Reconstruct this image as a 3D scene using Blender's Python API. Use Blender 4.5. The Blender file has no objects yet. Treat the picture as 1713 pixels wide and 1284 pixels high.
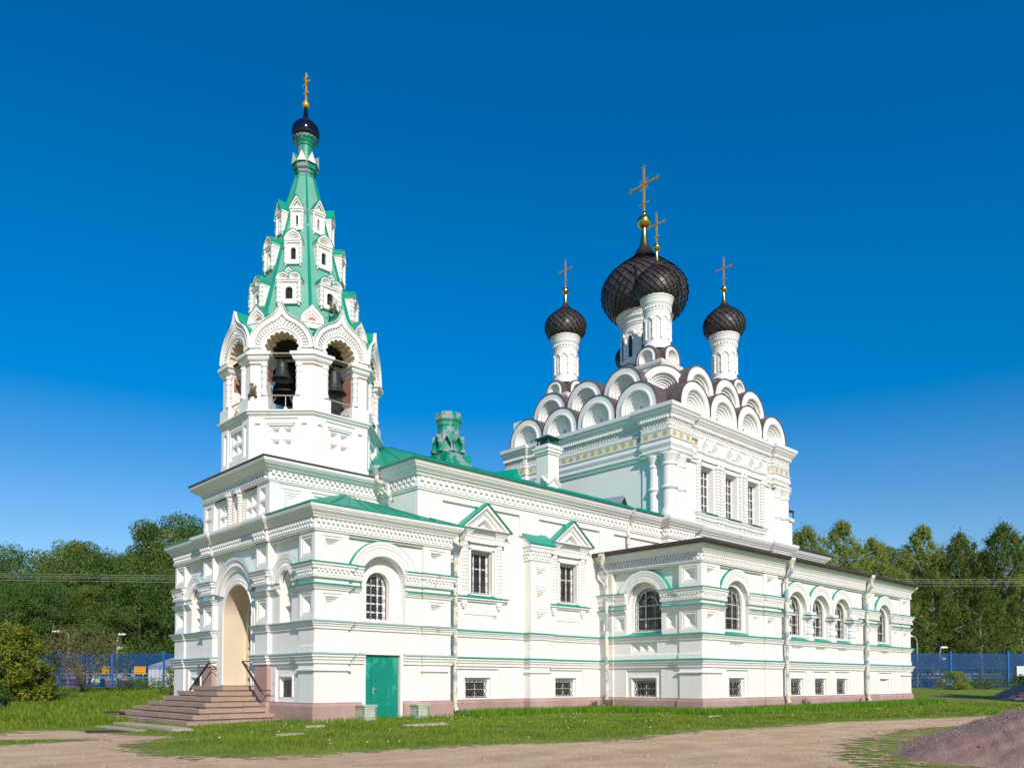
import bpy, bmesh, math, random
import numpy as np
from mathutils import Vector, Matrix
from mathutils.geometry import tessellate_polygon
PI = math.pi
R = math.radians
scn = bpy.context.scene
COL = scn.collection

# ---------------------------------------------------------------- camera
CAMX, CAMY, CAMZ = -13.1635, -23.0491, 1.3
PITCH, YAW = R(1.9), math.atan(1411.5/1342)
cam = bpy.data.cameras.new('camera'); camo = bpy.data.objects.new('camera', cam); COL.objects.link(camo)
camo.location = (CAMX, CAMY, CAMZ)
fwd = Vector((math.cos(PITCH)*math.cos(YAW), math.cos(PITCH)*math.sin(YAW), math.sin(PITCH)))
camo.rotation_euler = fwd.to_track_quat('-Z', 'Y').to_euler()
cam.sensor_width = 36; cam.lens = 1341.262/1713*36
cam.shift_y = (1095.006-642)/1713
cam.clip_end = 2000; cam.clip_start = .1
scn.camera = camo
# ---------------------------------------------------------------- light
SUN_AZ, SUN_EL = R(25), R(32)          # degrees west of the south side's normal, elevation
sdir = Vector((-math.sin(SUN_AZ)*math.cos(SUN_EL), -math.cos(SUN_AZ)*math.cos(SUN_EL), math.sin(SUN_EL)))
sun = bpy.data.lights.new('sun', 'SUN'); sun.energy = 4.45; sun.angle = R(.5); sun.color = (1, .905, .78)
suno = bpy.data.objects.new('sun', sun); COL.objects.link(suno)
suno.rotation_euler = sdir.to_track_quat('Z', 'Y').to_euler(); suno.location = sdir*200
w = bpy.data.worlds.new('World'); scn.world = w; w.use_nodes = True
nt = w.node_tree; nt.nodes.clear()
wo = nt.nodes.new('ShaderNodeOutputWorld'); bg = nt.nodes.new('ShaderNodeBackground')
sky = nt.nodes.new('ShaderNodeTexSky'); sky.sky_type = 'NISHITA'; sky.sun_disc = False
sky.sun_elevation = SUN_EL; sky.sun_rotation = math.atan2(sdir.x, sdir.y) % (2*PI)
sky.air_density = 1.0; sky.dust_density = .2; sky.ozone_density = 4.0; sky.altitude = 200
hs = nt.nodes.new('ShaderNodeHueSaturation'); hs.inputs['Saturation'].default_value = 1.52; hs.inputs['Value'].default_value = 1.0
tcw = nt.nodes.new('ShaderNodeTexCoord'); sxw = nt.nodes.new('ShaderNodeSeparateXYZ'); mrw = nt.nodes.new('ShaderNodeMapRange'); mrv = nt.nodes.new('ShaderNodeMapRange')
nt.links.new(tcw.outputs['Generated'], sxw.inputs[0])
for q, lo, hi in ((mrw, 1.17, 1.58), (mrv, .77, 1.0)):        # the low sky is paler than the zenith
    nt.links.new(sxw.outputs['Z'], q.inputs['Value']); q.inputs['From Min'].default_value = .02; q.inputs['From Max'].default_value = .52
    q.interpolation_type = 'SMOOTHSTEP'; q.inputs['To Min'].default_value = lo; q.inputs['To Max'].default_value = hi
nt.links.new(mrw.outputs[0], hs.inputs['Saturation']); nt.links.new(mrv.outputs[0], hs.inputs['Value'])
nt.links.new(sky.outputs[0], hs.inputs['Color']); nt.links.new(hs.outputs[0], bg.inputs['Color'])
bg.inputs['Strength'].default_value = .143
nt.links.new(bg.outputs[0], wo.inputs['Surface'])
scn.view_settings.view_transform = 'Standard'; scn.view_settings.look = 'None'
scn.view_settings.gamma = 1; scn.view_settings.exposure = .02

# ---------------------------------------------------------------- materials
MATS = {}
def nodes_of(name):
    m = bpy.data.materials.new(name); m.use_nodes = True
    n = m.node_tree.nodes; b = n['Principled BSDF']
    MATS[name] = m
    return m, n, m.node_tree.links, b
def tex(n, l, kind, scale, detail=4, rough=.6, vec='Object', **kw):
    tc = n.new('ShaderNodeTexCoord'); t = n.new(kind)
    if 'Scale' in t.inputs: t.inputs['Scale'].default_value = scale
    if 'Detail' in t.inputs: t.inputs['Detail'].default_value = detail
    if 'Roughness' in t.inputs: t.inputs['Roughness'].default_value = rough
    l.new(tc.outputs[vec], t.inputs['Vector'])
    return t
def ramp(n, l, src, stops):
    r = n.new('ShaderNodeValToRGB'); e = r.color_ramp.elements
    e[0].position, e[0].color = stops[0][0], tuple(stops[0][1])+(1,)
    e[1].position, e[1].color = stops[-1][0], tuple(stops[-1][1])+(1,)
    for p, c in stops[1:-1]:
        k = e.new(p); k.color = tuple(c)+(1,)
    l.new(src, r.inputs['Fac']); return r
def mixc(n, l, fac, a, b):
    m = n.new('ShaderNodeMix'); m.data_type = 'RGBA'
    for s, v in ((m.inputs[0], fac), (m.inputs[6], a), (m.inputs[7], b)):
        if hasattr(v, 'is_output'): l.new(v, s)
        elif isinstance(v, (int, float)): s.default_value = v
        else: s.default_value = tuple(v)+(1,)
    return m.outputs[2]
def bump(n, l, b, src, dist, strength=.4):
    k = n.new('ShaderNodeBump'); k.inputs['Distance'].default_value = dist; k.inputs['Strength'].default_value = strength
    l.new(src, k.inputs['Height']); l.new(k.outputs[0], b.inputs['Normal'])
def simple(name, c1, c2=None, scale=3., rough=.7, metal=0., bscale=None, bdist=.01):
    m, n, l, b = nodes_of(name)
    b.inputs['Roughness'].default_value = rough; b.inputs['Metallic'].default_value = metal
    if c2 is None: b.inputs['Base Color'].default_value = tuple(c1)+(1,)
    else:
        t = tex(n, l, 'ShaderNodeTexNoise', scale, 6)
        r = ramp(n, l, t.outputs['Fac'], [(.35, c1), (.65, c2)])
        l.new(r.outputs[0], b.inputs['Base Color'])
    if bscale:
        t2 = tex(n, l, 'ShaderNodeTexNoise', bscale, 5); bump(n, l, b, t2.outputs['Fac'], bdist)
    return m
def plaster(name, c1, c2, stain=(.52, .47, .40), amount=.5):
    m, n, l, b = nodes_of(name); b.inputs['Roughness'].default_value = .85
    t = tex(n, l, 'ShaderNodeTexNoise', .9, 7, .65)
    r = ramp(n, l, t.outputs['Fac'], [(.3, c1), (.7, c2)])
    # rain streaks, repainted patches, flaked spots
    tc = n.new('ShaderNodeTexCoord'); mp = n.new('ShaderNodeMapping'); mp.inputs['Scale'].default_value = (4.5, 4.5, .3)
    l.new(tc.outputs['Object'], mp.inputs['Vector'])
    t2 = n.new('ShaderNodeTexNoise'); t2.inputs['Scale'].default_value = 1.3; t2.inputs['Detail'].default_value = 8; t2.inputs['Roughness'].default_value = .7
    l.new(mp.outputs[0], t2.inputs['Vector'])
    f = ramp(n, l, t2.outputs['Fac'], [(.52, (0, 0, 0)), (.80, (amount,)*3)])
    c = mixc(n, l, f.outputs[0], r.outputs[0], stain)
    tp = tex(n, l, 'ShaderNodeTexVoronoi', .45); rp = ramp(n, l, tp.outputs['Color'], [(.2, (.93, .93, .93)), (.8, (1.0, 1.0, 1.0))])
    mu = n.new('ShaderNodeMix'); mu.data_type = 'RGBA'; mu.blend_type = 'MULTIPLY'; mu.inputs[0].default_value = .6; l.new(c, mu.inputs[6]); l.new(rp.outputs[0], mu.inputs[7]); c = mu.outputs[2]
    tf = tex(n, l, 'ShaderNodeTexNoise', 1.15, 9, .62); ff = ramp(n, l, tf.outputs['Fac'], [(.68, (0, 0, 0)), (.695, (.7, .7, .7))])
    c = mixc(n, l, ff.outputs[0], c, (.56, .40, .31))
    l.new(c, b.inputs['Base Color'])
    t3 = tex(n, l, 'ShaderNodeTexNoise', 18, 6, .7); bump(n, l, b, t3.outputs['Fac'], .02, .5)
    return m
def paint_metal(name, c1, c2, bare, thr=.62, rough=.45, scale=1.6):
    m, n, l, b = nodes_of(name); b.inputs['Roughness'].default_value = rough
    t = tex(n, l, 'ShaderNodeTexNoise', scale*.6, 5); r = ramp(n, l, t.outputs['Fac'], [(.3, c1), (.7, c2)])
    t2 = tex(n, l, 'ShaderNodeTexNoise', scale*1.4, 7, .62)
    f = ramp(n, l, t2.outputs['Fac'], [(thr, (0, 0, 0)), (thr+.02, (1, 1, 1))])
    c = mixc(n, l, f.outputs[0], r.outputs[0], bare); l.new(c, b.inputs['Base Color'])
    bump(n, l, b, t2.outputs['Fac'], .02, .3)
    return m
plaster('white_plaster', (.80, .77, .725), (.83, .802, .762), amount=.36)
plaster('white_trim', (.80, .782, .755), (.83, .814, .79), stain=(.5, .42, .36), amount=.42)
plaster('cream_plaster', (.66, .565, .40), (.70, .60, .44), amount=.3)
plaster('pale_wall', (.79, .775, .725), (.82, .81, .765), stain=(.50, .52, .25), amount=.2)
paint_metal('green_roof', (.0, .255, .165), (.003, .335, .22), (.42, .50, .48), .655)
paint_metal('green_flash', (.0, .27, .19), (.005, .34, .245), (.30, .40, .40), .68)
paint_metal('green_worn', (.0, .24, .15), (.01, .30, .19), (.25, .31, .33), .50, scale=1.2)
paint_metal('spire_mint', (.115, .35, .265), (.16, .42, .33), (.52, .55, .45), .74, .7, 2.2)
paint_metal('green_door', (.0, .20, .135), (.004, .27, .19), (.03, .34, .26), .56, .45, .8)
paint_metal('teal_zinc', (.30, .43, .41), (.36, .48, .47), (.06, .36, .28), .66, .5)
simple('cap_green', (.01, .09, .07), (.03, .14, .11), 4, .5)
simple('grey_zinc', (.30, .36, .38), (.38, .43, .45), 2, .45, .3)
simple('brown_roof', (.045, .028, .027), (.075, .050, .046), 2, .6)
simple('gable_metal', (.085, .06, .056), (.14, .105, .098), 3, .6)
simple('rust_roof', (.22, .07, .03), (.32, .12, .06), 5, .8)
simple('dome_shingle', (.026, .021, .020), (.085, .065, .057), 5.5, .44, .0)
simple('dome_black', (.006, .006, .012), None, 1, .12)
simple('gold', (.78, .50, .16), None, 1, .24, 1.)
simple('yellow_gold', (.80, .42, .05), None, 1, .35, .4)
simple('cross_bronze', (.62, .38, .09), (.40, .235, .06), 8, .4, .25)
simple('bell_bronze', (.035, .036, .036), (.06, .06, .058), 4, .5, .5)
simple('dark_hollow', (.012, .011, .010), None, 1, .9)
simple('glass', (.012, .013, .016), (.075, .075, .075), 1.1, .07, 0, 2.2, .006)
simple('window_frame', (.72, .72, .70), (.78, .78, .76), 6, .5)
simple('iron', (.035, .028, .03), (.06, .04, .04), 8, .6)
simple('rail_brown', (.05, .025, .022), (.07, .035, .03), 6, .7)
simple('old_wood', (.30, .24, .19), (.40, .33, .26), 6, .9)
simple('orange_lunette', (.62, .13, .03), None, 1, .6)
simple('tile_ground', (.62, .66, .66), (.74, .75, .72), 9, .35)
simple('tile_yellow', (.62, .47, .13), (.54, .38, .09), 11, .35)
paint_metal('pipe_cream', (.72, .64, .50), (.76, .69, .56), (.34, .39, .43), .50, .5, 1.9)
simple('box_green', (.38, .43, .32), (.47, .51, .40), 4, .8, 0, 20)
def granite(name, ca, cb):
    m, n, l, b = nodes_of(name); b.inputs['Roughness'].default_value = .8
    t = tex(n, l, 'ShaderNodeTexNoise', .8, 6); r = ramp(n, l, t.outputs['Fac'], [(.3, ca), (.7, cb)])
    t2 = tex(n, l, 'ShaderNodeTexNoise', 30, 3); r2 = ramp(n, l, t2.outputs['Fac'], [(.35, (.72, .72, .72)), (.65, (1.1, 1.1, 1.1))])
    mm = n.new('ShaderNodeMix'); mm.data_type = 'RGBA'; mm.blend_type = 'MULTIPLY'; mm.inputs[0].default_value = .6
    l.new(r.outputs[0], mm.inputs[6]); l.new(r2.outputs[0], mm.inputs[7]); l.new(mm.outputs[2], b.inputs['Base Color'])
    tc = n.new('ShaderNodeTexCoord'); sx = n.new('ShaderNodeSeparateXYZ'); l.new(tc.outputs['Object'], sx.inputs[0]); t4 = tex(n, l, 'ShaderNodeTexNoise', 2.4, 7, .7)
    sb = n.new('ShaderNodeMath'); sb.operation = 'MULTIPLY_ADD'; l.new(t4.outputs['Fac'], sb.inputs[0]); sb.inputs[1].default_value = 1.5; l.new(sx.outputs['Z'], sb.inputs[2])
    f4 = ramp(n, l, sb.outputs[0], [(.62, (.55, .55, .55)), (.95, (0, 0, 0))]); l.new(mixc(n, l, f4.outputs[0], mm.outputs[2], (.20, .165, .10)), b.inputs['Base Color'])
    bump(n, l, b, t2.outputs['Fac'], .02, .4)
granite('pink_granite', (.38, .235, .20), (.53, .365, .325)); granite('step_granite', (.33, .225, .165), (.44, .315, .245))
def brick():
    m, n, l, b = nodes_of('red_brick'); b.inputs['Roughness'].default_value = .9
    tc = n.new('ShaderNodeTexCoord'); mp = n.new('ShaderNodeMapping'); mp.inputs['Rotation'].default_value = (R(90), 0, R(20))
    l.new(tc.outputs['Object'], mp.inputs['Vector'])
    t = n.new('ShaderNodeTexBrick'); t.inputs['Scale'].default_value = 5.2
    t.inputs['Color1'].default_value = (.27, .07, .04, 1); t.inputs['Color2'].default_value = (.36, .12, .075, 1); t.inputs['Mortar'].default_value = (.42, .36, .31, 1)
    t.inputs['Mortar Size'].default_value = .03
    l.new(mp.outputs[0], t.inputs['Vector']); l.new(t.outputs['Color'], b.inputs['Base Color'])
brick()

# ---------------------------------------------------------------- mesh helpers
class Fr:
    """a wall frame: u runs right seen from outside, d outward, z up"""
    def __init__(s, x, y, ang):
        s.o = (x, y); s.u = (math.cos(ang), math.sin(ang)); s.n = (s.u[1], -s.u[0])
    def p(s, u, d, z):
        return (s.o[0]+s.u[0]*u+s.n[0]*d, s.o[1]+s.u[1]*u+s.n[1]*d, z)
    def xy(s, u, d): return s.p(u, d, 0)[:2]
def SF(y, x=0): return Fr(x, y, 0)            # faces south, u = X
def WF(x, y=0): return Fr(x, y, -PI/2)        # faces west, u = -(Y - y)

class MB:
    def __init__(s): s.v = []; s.f = []
    def add(s, vs, fs):
        k = len(s.v); s.v += [tuple(q) for q in vs]; s.f += [tuple(i+k for i in f) for f in fs]
    def box(s, fr, u0, u1, d0, d1, z0, z1):
        vs = [fr.p(u, d, z) for z in (z0, z1) for d in (d0, d1) for u in (u0, u1)]
        s.add(vs, [(0, 1, 3, 2), (4, 6, 7, 5), (0, 4, 5, 1), (2, 3, 7, 6), (0, 2, 6, 4), (1, 5, 7, 3)])
    def poly(s, pts): s.add(pts, [tuple(range(len(pts)))])
    def prism(s, lo, hi):
        n = len(lo); s.add(list(lo)+list(hi), [tuple(range(n))[::-1], tuple(range(n, 2*n))]+[(i, (i+1) % n, n+(i+1) % n, n+i) for i in range(n)])
    def tess(s, fr, loops, d):
        pts = [p for lp in loops for p in lp]
        tri = tessellate_polygon([[Vector((p[0], p[1], 0)) for p in lp] for lp in loops])
        s.add([fr.p(p[0], d, p[1]) for p in pts], tri)
    def reveal(s, fr, lp, d1, d0, lp2=None):
        lp2 = lp2 or lp; n = len(lp)
        s.add([fr.p(p[0], d1, p[1]) for p in lp]+[fr.p(p[0], d0, p[1]) for p in lp2], [(i, (i+1) % n, n+(i+1) % n, n+i) for i in range(n)])
    def slab(s, fr, u0, u1, z0, z1, d0, d1, holes=(), outer=None):
        lp = outer or [(u0, z0), (u1, z0), (u1, z1), (u0, z1)]
        s.tess(fr, [lp]+list(holes), d1); s.reveal(fr, lp, d1, d0)
    def panel(s, fr, u0, u1, z0, z1, d, steps=4, dep=.045):
        """stepped square coffer; returns the hole it needs"""
        hole = rect(u0, u1, z0, z1); a, b = u1-u0, z1-z0; k = min(a, b)
        cur = hole; cd = d
        for i in range(steps):
            e = k*(.10 if i == 0 else .075)*(1 if i else 1)
            s.reveal(fr, cur, cd, cd-dep); cd -= dep
            ins = k*.1*(i+1)
            nx = rect(u0+ins, u1-ins, z0+ins, z1-ins)
            s.reveal(fr, cur, cd, cd, nx); cur = nx
        s.tess(fr, [cur], cd)
        return hole
    def coffer(s, fr, u0, u1, z0, z1, d, dep=.2):
        """framed funnel-shaped coffer with sloping sides"""
        k = min(u1-u0, z1-z0); e = .13*k
        hole = rect(u0, u1, z0, z1); r1 = rect(u0+e, u1-e, z0+e, z1-e)
        s.reveal(fr, hole, d, d-.03); s.reveal(fr, hole, d-.03, d-.03, r1)
        cu, cz = (u0+u1)/2, (z0+z1)/2; q = .10*k
        cur, cd = r1, d-.03; nst = 3
        for i in range(nst):
            t = (i+1)/nst
            nx = rect(u0+e+(cu-q-u0-e)*t, u1-e+(cu+q-u1+e)*t, z0+e+(cz-q-z0-e)*t, z1-e+(cz+q-z1+e)*t)
            m = [((a[0]*.55+b[0]*.45), (a[1]*.55+b[1]*.45)) for a, b in zip(cur, nx)]
            s.reveal(fr, cur, cd, cd-dep/nst*.75, m); s.reveal(fr, m, cd-dep/nst*.75, cd-dep/nst, nx); cur = nx; cd -= dep/nst
        s.tess(fr, [cur], cd)
        return hole
    def sweep(s, path, prof, closed=False, caps=True):
        n = len(path); m = []
        for i in range(n):
            def nrm(a, b):
                dx, dy = b[0]-a[0], b[1]-a[1]; L = math.hypot(dx, dy) or 1; return (dy/L, -dx/L)
            a = path[i-1] if (i > 0 or closed) else None; c = path[(i+1) % n] if (i < n-1 or closed) else None
            n1 = nrm(a, path[i]) if a else nrm(path[i], c); n2 = nrm(path[i], c) if c else n1
            q = 1+n1[0]*n2[0]+n1[1]*n2[1]; q = max(q, .25)
            m.append(((n1[0]+n2[0])/q, (n1[1]+n2[1])/q))
        k = len(prof)
        vs = [(path[i][0]+m[i][0]*d, path[i][1]+m[i][1]*d, z) for i in range(n) for d, z in prof]
        fs = []
        for i in range(n if closed else n-1):
            j = (i+1) % n
            fs += [(i*k+a, j*k+a, j*k+a+1, i*k+a+1) for a in range(k-1)]
        if caps and not closed: fs += [tuple(range(k)), tuple(range((n-1)*k, n*k))[::-1]]
        s.add(vs, fs)
    def dentils(s, path, z0, z1, d0, d1, pitch, wd, closed=False, phase=0., ends=0.):
        n = len(path)
        for i in range(n if closed else n-1):
            a, b = path[i], path[(i+1) % n]; L = math.hypot(b[0]-a[0], b[1]-a[1])
            if L < pitch*.9: continue
            fr = Fr(a[0], a[1], math.atan2(b[1]-a[1], b[0]-a[0])); c = max(1, round(L/pitch)); st = L/c
            for j in range(c):
                u = (j+.5+phase)*st
                if u+wd/2 > L: continue
                s.box(fr, u-wd/2, u+wd/2, d0, d1, z0, z1)
    def check(s, path, z0, z1, d0, d1, pitch, closed=False):
        zm = (z0+z1)/2
        s.dentils(path, zm+.01, z1, d0, d1, pitch, pitch*.55, closed)
        s.dentils(path, z0, zm-.01, d0, d1-.02, pitch, pitch*.5, closed, .5)
    def arc(s, fr, uc, zc, prof, a0=0, a1=180, n=24, g=None, close=False):
        """profile [(r, d)] swept round (uc, zc); g(theta, r) may reshape the radius"""
        k = len(prof); vs = []
        for i in range(n+1):
            t = R(a0+(a1-a0)*i/n)
            for r, d in prof:
                q = r*(g(t, r) if g else 1)
                vs.append(fr.p(uc+q*math.cos(t), d, zc+q*math.sin(t)))
        fs = [(i*k+a, (i+1)*k+a, (i+1)*k+a+1, i*k+a+1) for i in range(n) for a in range(k-1)]
        s.add(vs, fs)
    def arcdent(s, fr, uc, zc, r0, r1, d0, d1, a0, a1, n, fill=.5, g=None):
        st = (a1-a0)/n
        for i in range(n):
            ta, tb = R(a0+st*(i+.5-fill/2)), R(a0+st*(i+.5+fill/2)); vs = []
            for d in (d0, d1):
                for r, t in ((r0, ta), (r1, ta), (r1, tb), (r0, tb)):
                    q = r*(g(t, r) if g else 1); vs.append(fr.p(uc+q*math.cos(t), d, zc+q*math.sin(t)))
            s.add(vs, [(4, 5, 6, 7), (0, 1, 5, 4), (1, 2, 6, 5), (2, 3, 7, 6), (3, 0, 4, 7)])
    def lathe(s, x, y, prof, n=16, a0=0, caps=True):
        k = len(prof)
        vs = [(x+r*math.cos(a0+2*PI*i/n), y+r*math.sin(a0+2*PI*i/n), z) for i in range(n) for r, z in prof]
        fs = [(i*k+a, ((i+1) % n)*k+a, ((i+1) % n)*k+a+1, i*k+a+1) for i in range(n) for a in range(k-1)]
        if caps: fs += [tuple(i*k for i in range(n))[::-1], tuple(i*k+k-1 for i in range(n))]
        s.add(vs, fs)
    def tube(s, pts, r, n=8, r1=None):
        P = [Vector(p) for p in pts]; vs = []; m = len(P)
        for i, p in enumerate(P):
            t = (P[min(i+1, m-1)]-P[max(i-1, 0)]).normalized()
            a = t.cross(Vector((0, 0, 1)) if abs(t.z) < .9 else Vector((1, 0, 0))).normalized(); b = t.cross(a)
            q = r+(r1-r)*i/(m-1) if r1 is not None else r
            vs += [p+a*q*math.cos(2*PI*j/n)+b*q*math.sin(2*PI*j/n) for j in range(n)]
        fs = [(i*n+j, i*n+(j+1) % n, (i+1)*n+(j+1) % n, (i+1)*n+j) for i in range(m-1) for j in range(n)]
        fs += [tuple(range(n))[::-1], tuple(range((m-1)*n, m*n))]
        s.add(vs, fs)
    def build(s, name, mat, parent=None, smooth=False, label=None, norm=True):
        me = bpy.data.meshes.new(name); me.from_pydata(s.v, [], s.f)
        if norm:
            bm = bmesh.new(); bm.from_mesh(me); bmesh.ops.recalc_face_normals(bm, faces=bm.faces); bm.to_mesh(me); bm.free()
        if smooth: me.polygons.foreach_set('use_smooth', [True]*len(me.polygons))
        me.materials.append(MATS[mat])
        o = bpy.data.objects.new(name, me); COL.objects.link(o)
        if parent: o.parent = parent
        if label: o['label'] = label
        return o
def rect(u0, u1, z0, z1): return [(u0, z0), (u1, z0), (u1, z1), (u0, z1)]
def archpoly(uc, hw, z0, zs, n=14, grow=0):
    return [(uc-hw-grow, z0-grow), (uc+hw+grow, z0-grow)]+[(uc+(hw+grow)*math.cos(PI*i/n), zs+(hw+grow)*math.sin(PI*i/n)) for i in range(n+1)]
def spline(pts, k=6):
    out = []
    for i in range(len(pts)-1):
        p = [pts[max(i-1, 0)], pts[i], pts[i+1], pts[min(i+2, len(pts)-1)]]
        for j in range(k):
            t = j/k
            out.append(tuple(.5*(2*p[1][a]+(p[2][a]-p[0][a])*t+(2*p[0][a]-5*p[1][a]+4*p[2][a]-p[3][a])*t*t+(3*p[1][a]-p[0][a]-3*p[2][a]+p[3][a])*t**3) for a in (0, 1)))
    return out+[pts[-1]]
def empty(name, loc=(0, 0, 0)):
    o = bpy.data.objects.new(name, None); COL.objects.link(o); o.location = loc; o.empty_display_size = .3; return o
def tag(o, label=None, cat=None, group=None, kind=None):
    for k, v in (('label', label), ('category', cat), ('group', group), ('kind', kind)):
        if v: o[k] = v
    return o
def ogee(k=.3, sg=14):
    return lambda t, r: 1+k*math.exp(-abs(math.degrees(t)-90)/sg)

# ================================================================ THE CHURCH
church = tag(empty('church', (18, 5.8, 0)), 'large white church with green roofs, tented bell tower and five dark onion domes', 'church')
CH_INV = Matrix.Translation((-18, -5.8, 0))
def part(mb, name, mat, parent=None, smooth=False, label=None):
    o = mb.build(name, mat, parent or church, smooth, label)
    if not parent: o.matrix_parent_inverse = CH_INV
    return o
def recenter(o, recursive=True):
    """move a part's origin to the foot of its own geometry"""
    me = o.data; vs = [v.co for v in me.vertices]
    c = Vector(((min(v.x for v in vs)+max(v.x for v in vs))/2, (min(v.y for v in vs)+max(v.y for v in vs))/2, min(v.z for v in vs)))
    me.transform(Matrix.Translation(-c)); o.location = Vector(o.location)+c
    for ch in o.children: ch.matrix_parent_inverse = Matrix.Translation(-c)
    return o
ZG, B3, B4 = .62, 3.25, 2.20
AZ0, AZ1 = 4.68, 5.17
YA = 5.76

def cornice_prof(z0, z1, out=.36):
    h = z1-z0
    return [(0, z0), (.05, z0), (.05, z0+.07*h), (.08, z0+.07*h), (.08, z0+.13*h), (.045, z0+.13*h), (.045, z0+.50*h), (.13, z0+.50*h), (.15, z0+.56*h),
            (.55*out, z0+.62*h), (.6*out, z0+.68*h), (.66*out, z0+.68*h), (.84*out, z0+.76*h), (.86*out, z0+.82*h), (.93*out, z0+.82*h), (out, z0+.90*h), (out, z1), (0, z1)]
def belt_prof(z0, z1, out=.14):
    h = z1-z0
    return [(0, z0), (.35*out, z0), (.4*out, z0+.3*h), (.65*out, z0+.42*h), (.7*out, z0+.62*h), (out, z0+.75*h), (out, z1), (0, z1+.03)]
def flash_prof(z, out): return [(-.02, z+.055), (out+.025, z+.012), (out+.025, z-.022), (out+.01, z-.022), (out+.01, z-.002), (-.02, z-.002)]
MOULD = [(0, 0.), (.10, 0), (.12, .09), (.08, .10), (.08, .27), (.14, .28), (.15, .36), (.19, .40), (.20, .49), (0, .49)]   # (d, rise)
def mould_prof(z): return [(d, z+r) for d, r in MOULD]

wall = MB(); trim = MB(); flash = MB(); plinth = MB(); cream = MB(); jamb = MB(); zinc = MB()
grilles = []
def bars_v(mb, fr, us, d, z0, z1, wd=.018, top=None):
    for u in us: mb.box(fr, u-wd/2, u+wd/2, d-wd/2, d+wd/2, z0, top(u) if top else z1)
def bars_h(mb, fr, zs, d, u0, u1, wd=.018, half=None):
    for z in zs:
        k = half(z) if half else None
        a, b = (u0, u1) if k is None else (k[0], k[1])
        mb.box(fr, a, b, d-wd/2, d+wd/2, z-wd/2, z+wd/2)
def window(fr, uc, hw, z0, zs, d, arch=True, nv=3, hz=(), grill='bars', label=None, name='window', mw=.05, pane_mat='glass'):
    """white frame with child pane and child grille; zs = springing (arch) or head (flat)"""
    def top(u): return zs+math.sqrt(max(hw*hw-(u-uc)**2, 0)) if arch else zs
    out = archpoly(uc, hw, z0, zs) if arch else rect(uc-hw, uc+hw, z0, zs)
    fw = .07
    inn = archpoly(uc, hw-fw, z0+fw, zs) if arch else rect(uc-hw+fw, uc+hw-fw, z0+fw, zs-fw)
    m = MB(); m.tess(fr, [out, inn], d); m.reveal(fr, inn, d, d-.045); m.reveal(fr, out, d, d-.045)
    zt = zs+hw if arch else zs
    for i in range(1, nv):
        u = uc-hw+2*hw*i/nv; m.box(fr, u-mw/2, u+mw/2, d-.04, d-.004, z0+.03, top(u)-.02)
    for z in hz:
        k = hw if (z < zs or not arch) else math.sqrt(max(hw*hw-(z-zs)**2, .001))
        m.box(fr, uc-k+.02, uc+k-.02, d-.042, d+.003, z-mw/2, z+mw/2)
    if arch and grill == 'fan': m.arc(fr, uc, zs, [(hw*.5, d-.06), (hw*.5, d), (hw*.5+.05, d), (hw*.5+.05, d-.04)])
    o = part(m, name, 'window_frame', label=label)
    p = MB(); p.tess(fr, [out], d-.036); p.build('pane', pane_mat, o)
    g = MB(); dg = d+.09
    if grill == 'lattice':
        n = 5; W = 2*hw; Hh = zs-z0; st = W/n*1.0
        k = 0
        for i in range(-int(Hh/st*1.2)-1, n+1):
            for sgn in (1, -1):
                # diagonal strips clipped to the opening
                ua = uc-hw+i*st if sgn > 0 else uc+hw-i*st
                t0, t1 = 0, Hh/1.35
                pts = []
                for q in range(13):
                    t = t0+(t1-t0)*q/12; u = ua+sgn*t; z = z0+t*1.35
                    if uc-hw <= u <= uc+hw and z <= zs: pts.append(fr.p(u, dg, z))
                if len(pts) > 1: g.tube([pts[0], pts[-1]], .017, 4)
        g.box(fr, uc-hw, uc+hw, dg-.012, dg+.012, z0+.01, z0+.035); g.box(fr, uc-hw, uc+hw, dg-.012, dg+.012, zs-.035, zs-.01)
    elif grill == 'tall':
        n = max(3, int(2*hw/.17))
        bars_v(g, fr, [uc-hw+2*hw*i/n for i in range(n+1)], dg, z0-.06, zs, top=lambda u: top(u)+0)
        bars_h(g, fr, [z0+.1+(zs-z0-.2)*i/4 for i in range(5)], dg, uc-hw, uc+hw)
        for i in range(n):
            u = uc-hw+2*hw*(i+.5)/n
            g.tube([fr.p(u-.05, dg, z0+.12), fr.p(u+.05, dg, z0+.3), fr.p(u-.05, dg, z0+.42)], .008, 4)
    else:
        n = max(3, round(2*hw/.2))
        bars_v(g, fr, [uc-hw+2*hw*i/n for i in range(n+1)], dg, z0-.04, zs, top=top)
        bars_h(g, fr, [z0+.15+(zs-z0)*i/4 for i in range(5)], dg, uc-hw, uc+hw)
        if arch: g.arc(fr, uc, zs, [(hw-.02, dg-.01), (hw-.02, dg+.01), (hw, dg+.01), (hw, dg-.01), (hw-.02, dg-.01)], n=16)
        if grill == 'fan': g.arc(fr, uc, zs, [(hw*.5-.01, dg-.01), (hw*.5-.01, dg+.01), (hw*.5+.01, dg+.01), (hw*.5+.01, dg-.01), (hw*.5-.01, dg-.01)], n=14)
    g.build('grille', 'iron', o)
    return recenter(o)
def archivolt(fr, uc, zc, ri, d=0., a0=0, a1=180, th=.49, dent=True, sc=1.):
    k = th/.49
    prof = [(ri, d-.1)]+[(ri+r*k, d+dd*sc) for dd, r in MOULD[1:-1]]+[(ri+th, d-.1)]
    trim.arc(fr, uc, zc, prof, a0, a1, 30)
    if dent: trim.arcdent(fr, uc, zc, ri+.13*k, ri+.24*k, d+.06*sc, d+.11*sc+.01, a0, a1, int((ri+.2)*PI/.10), .5)
    return ri+th
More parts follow.
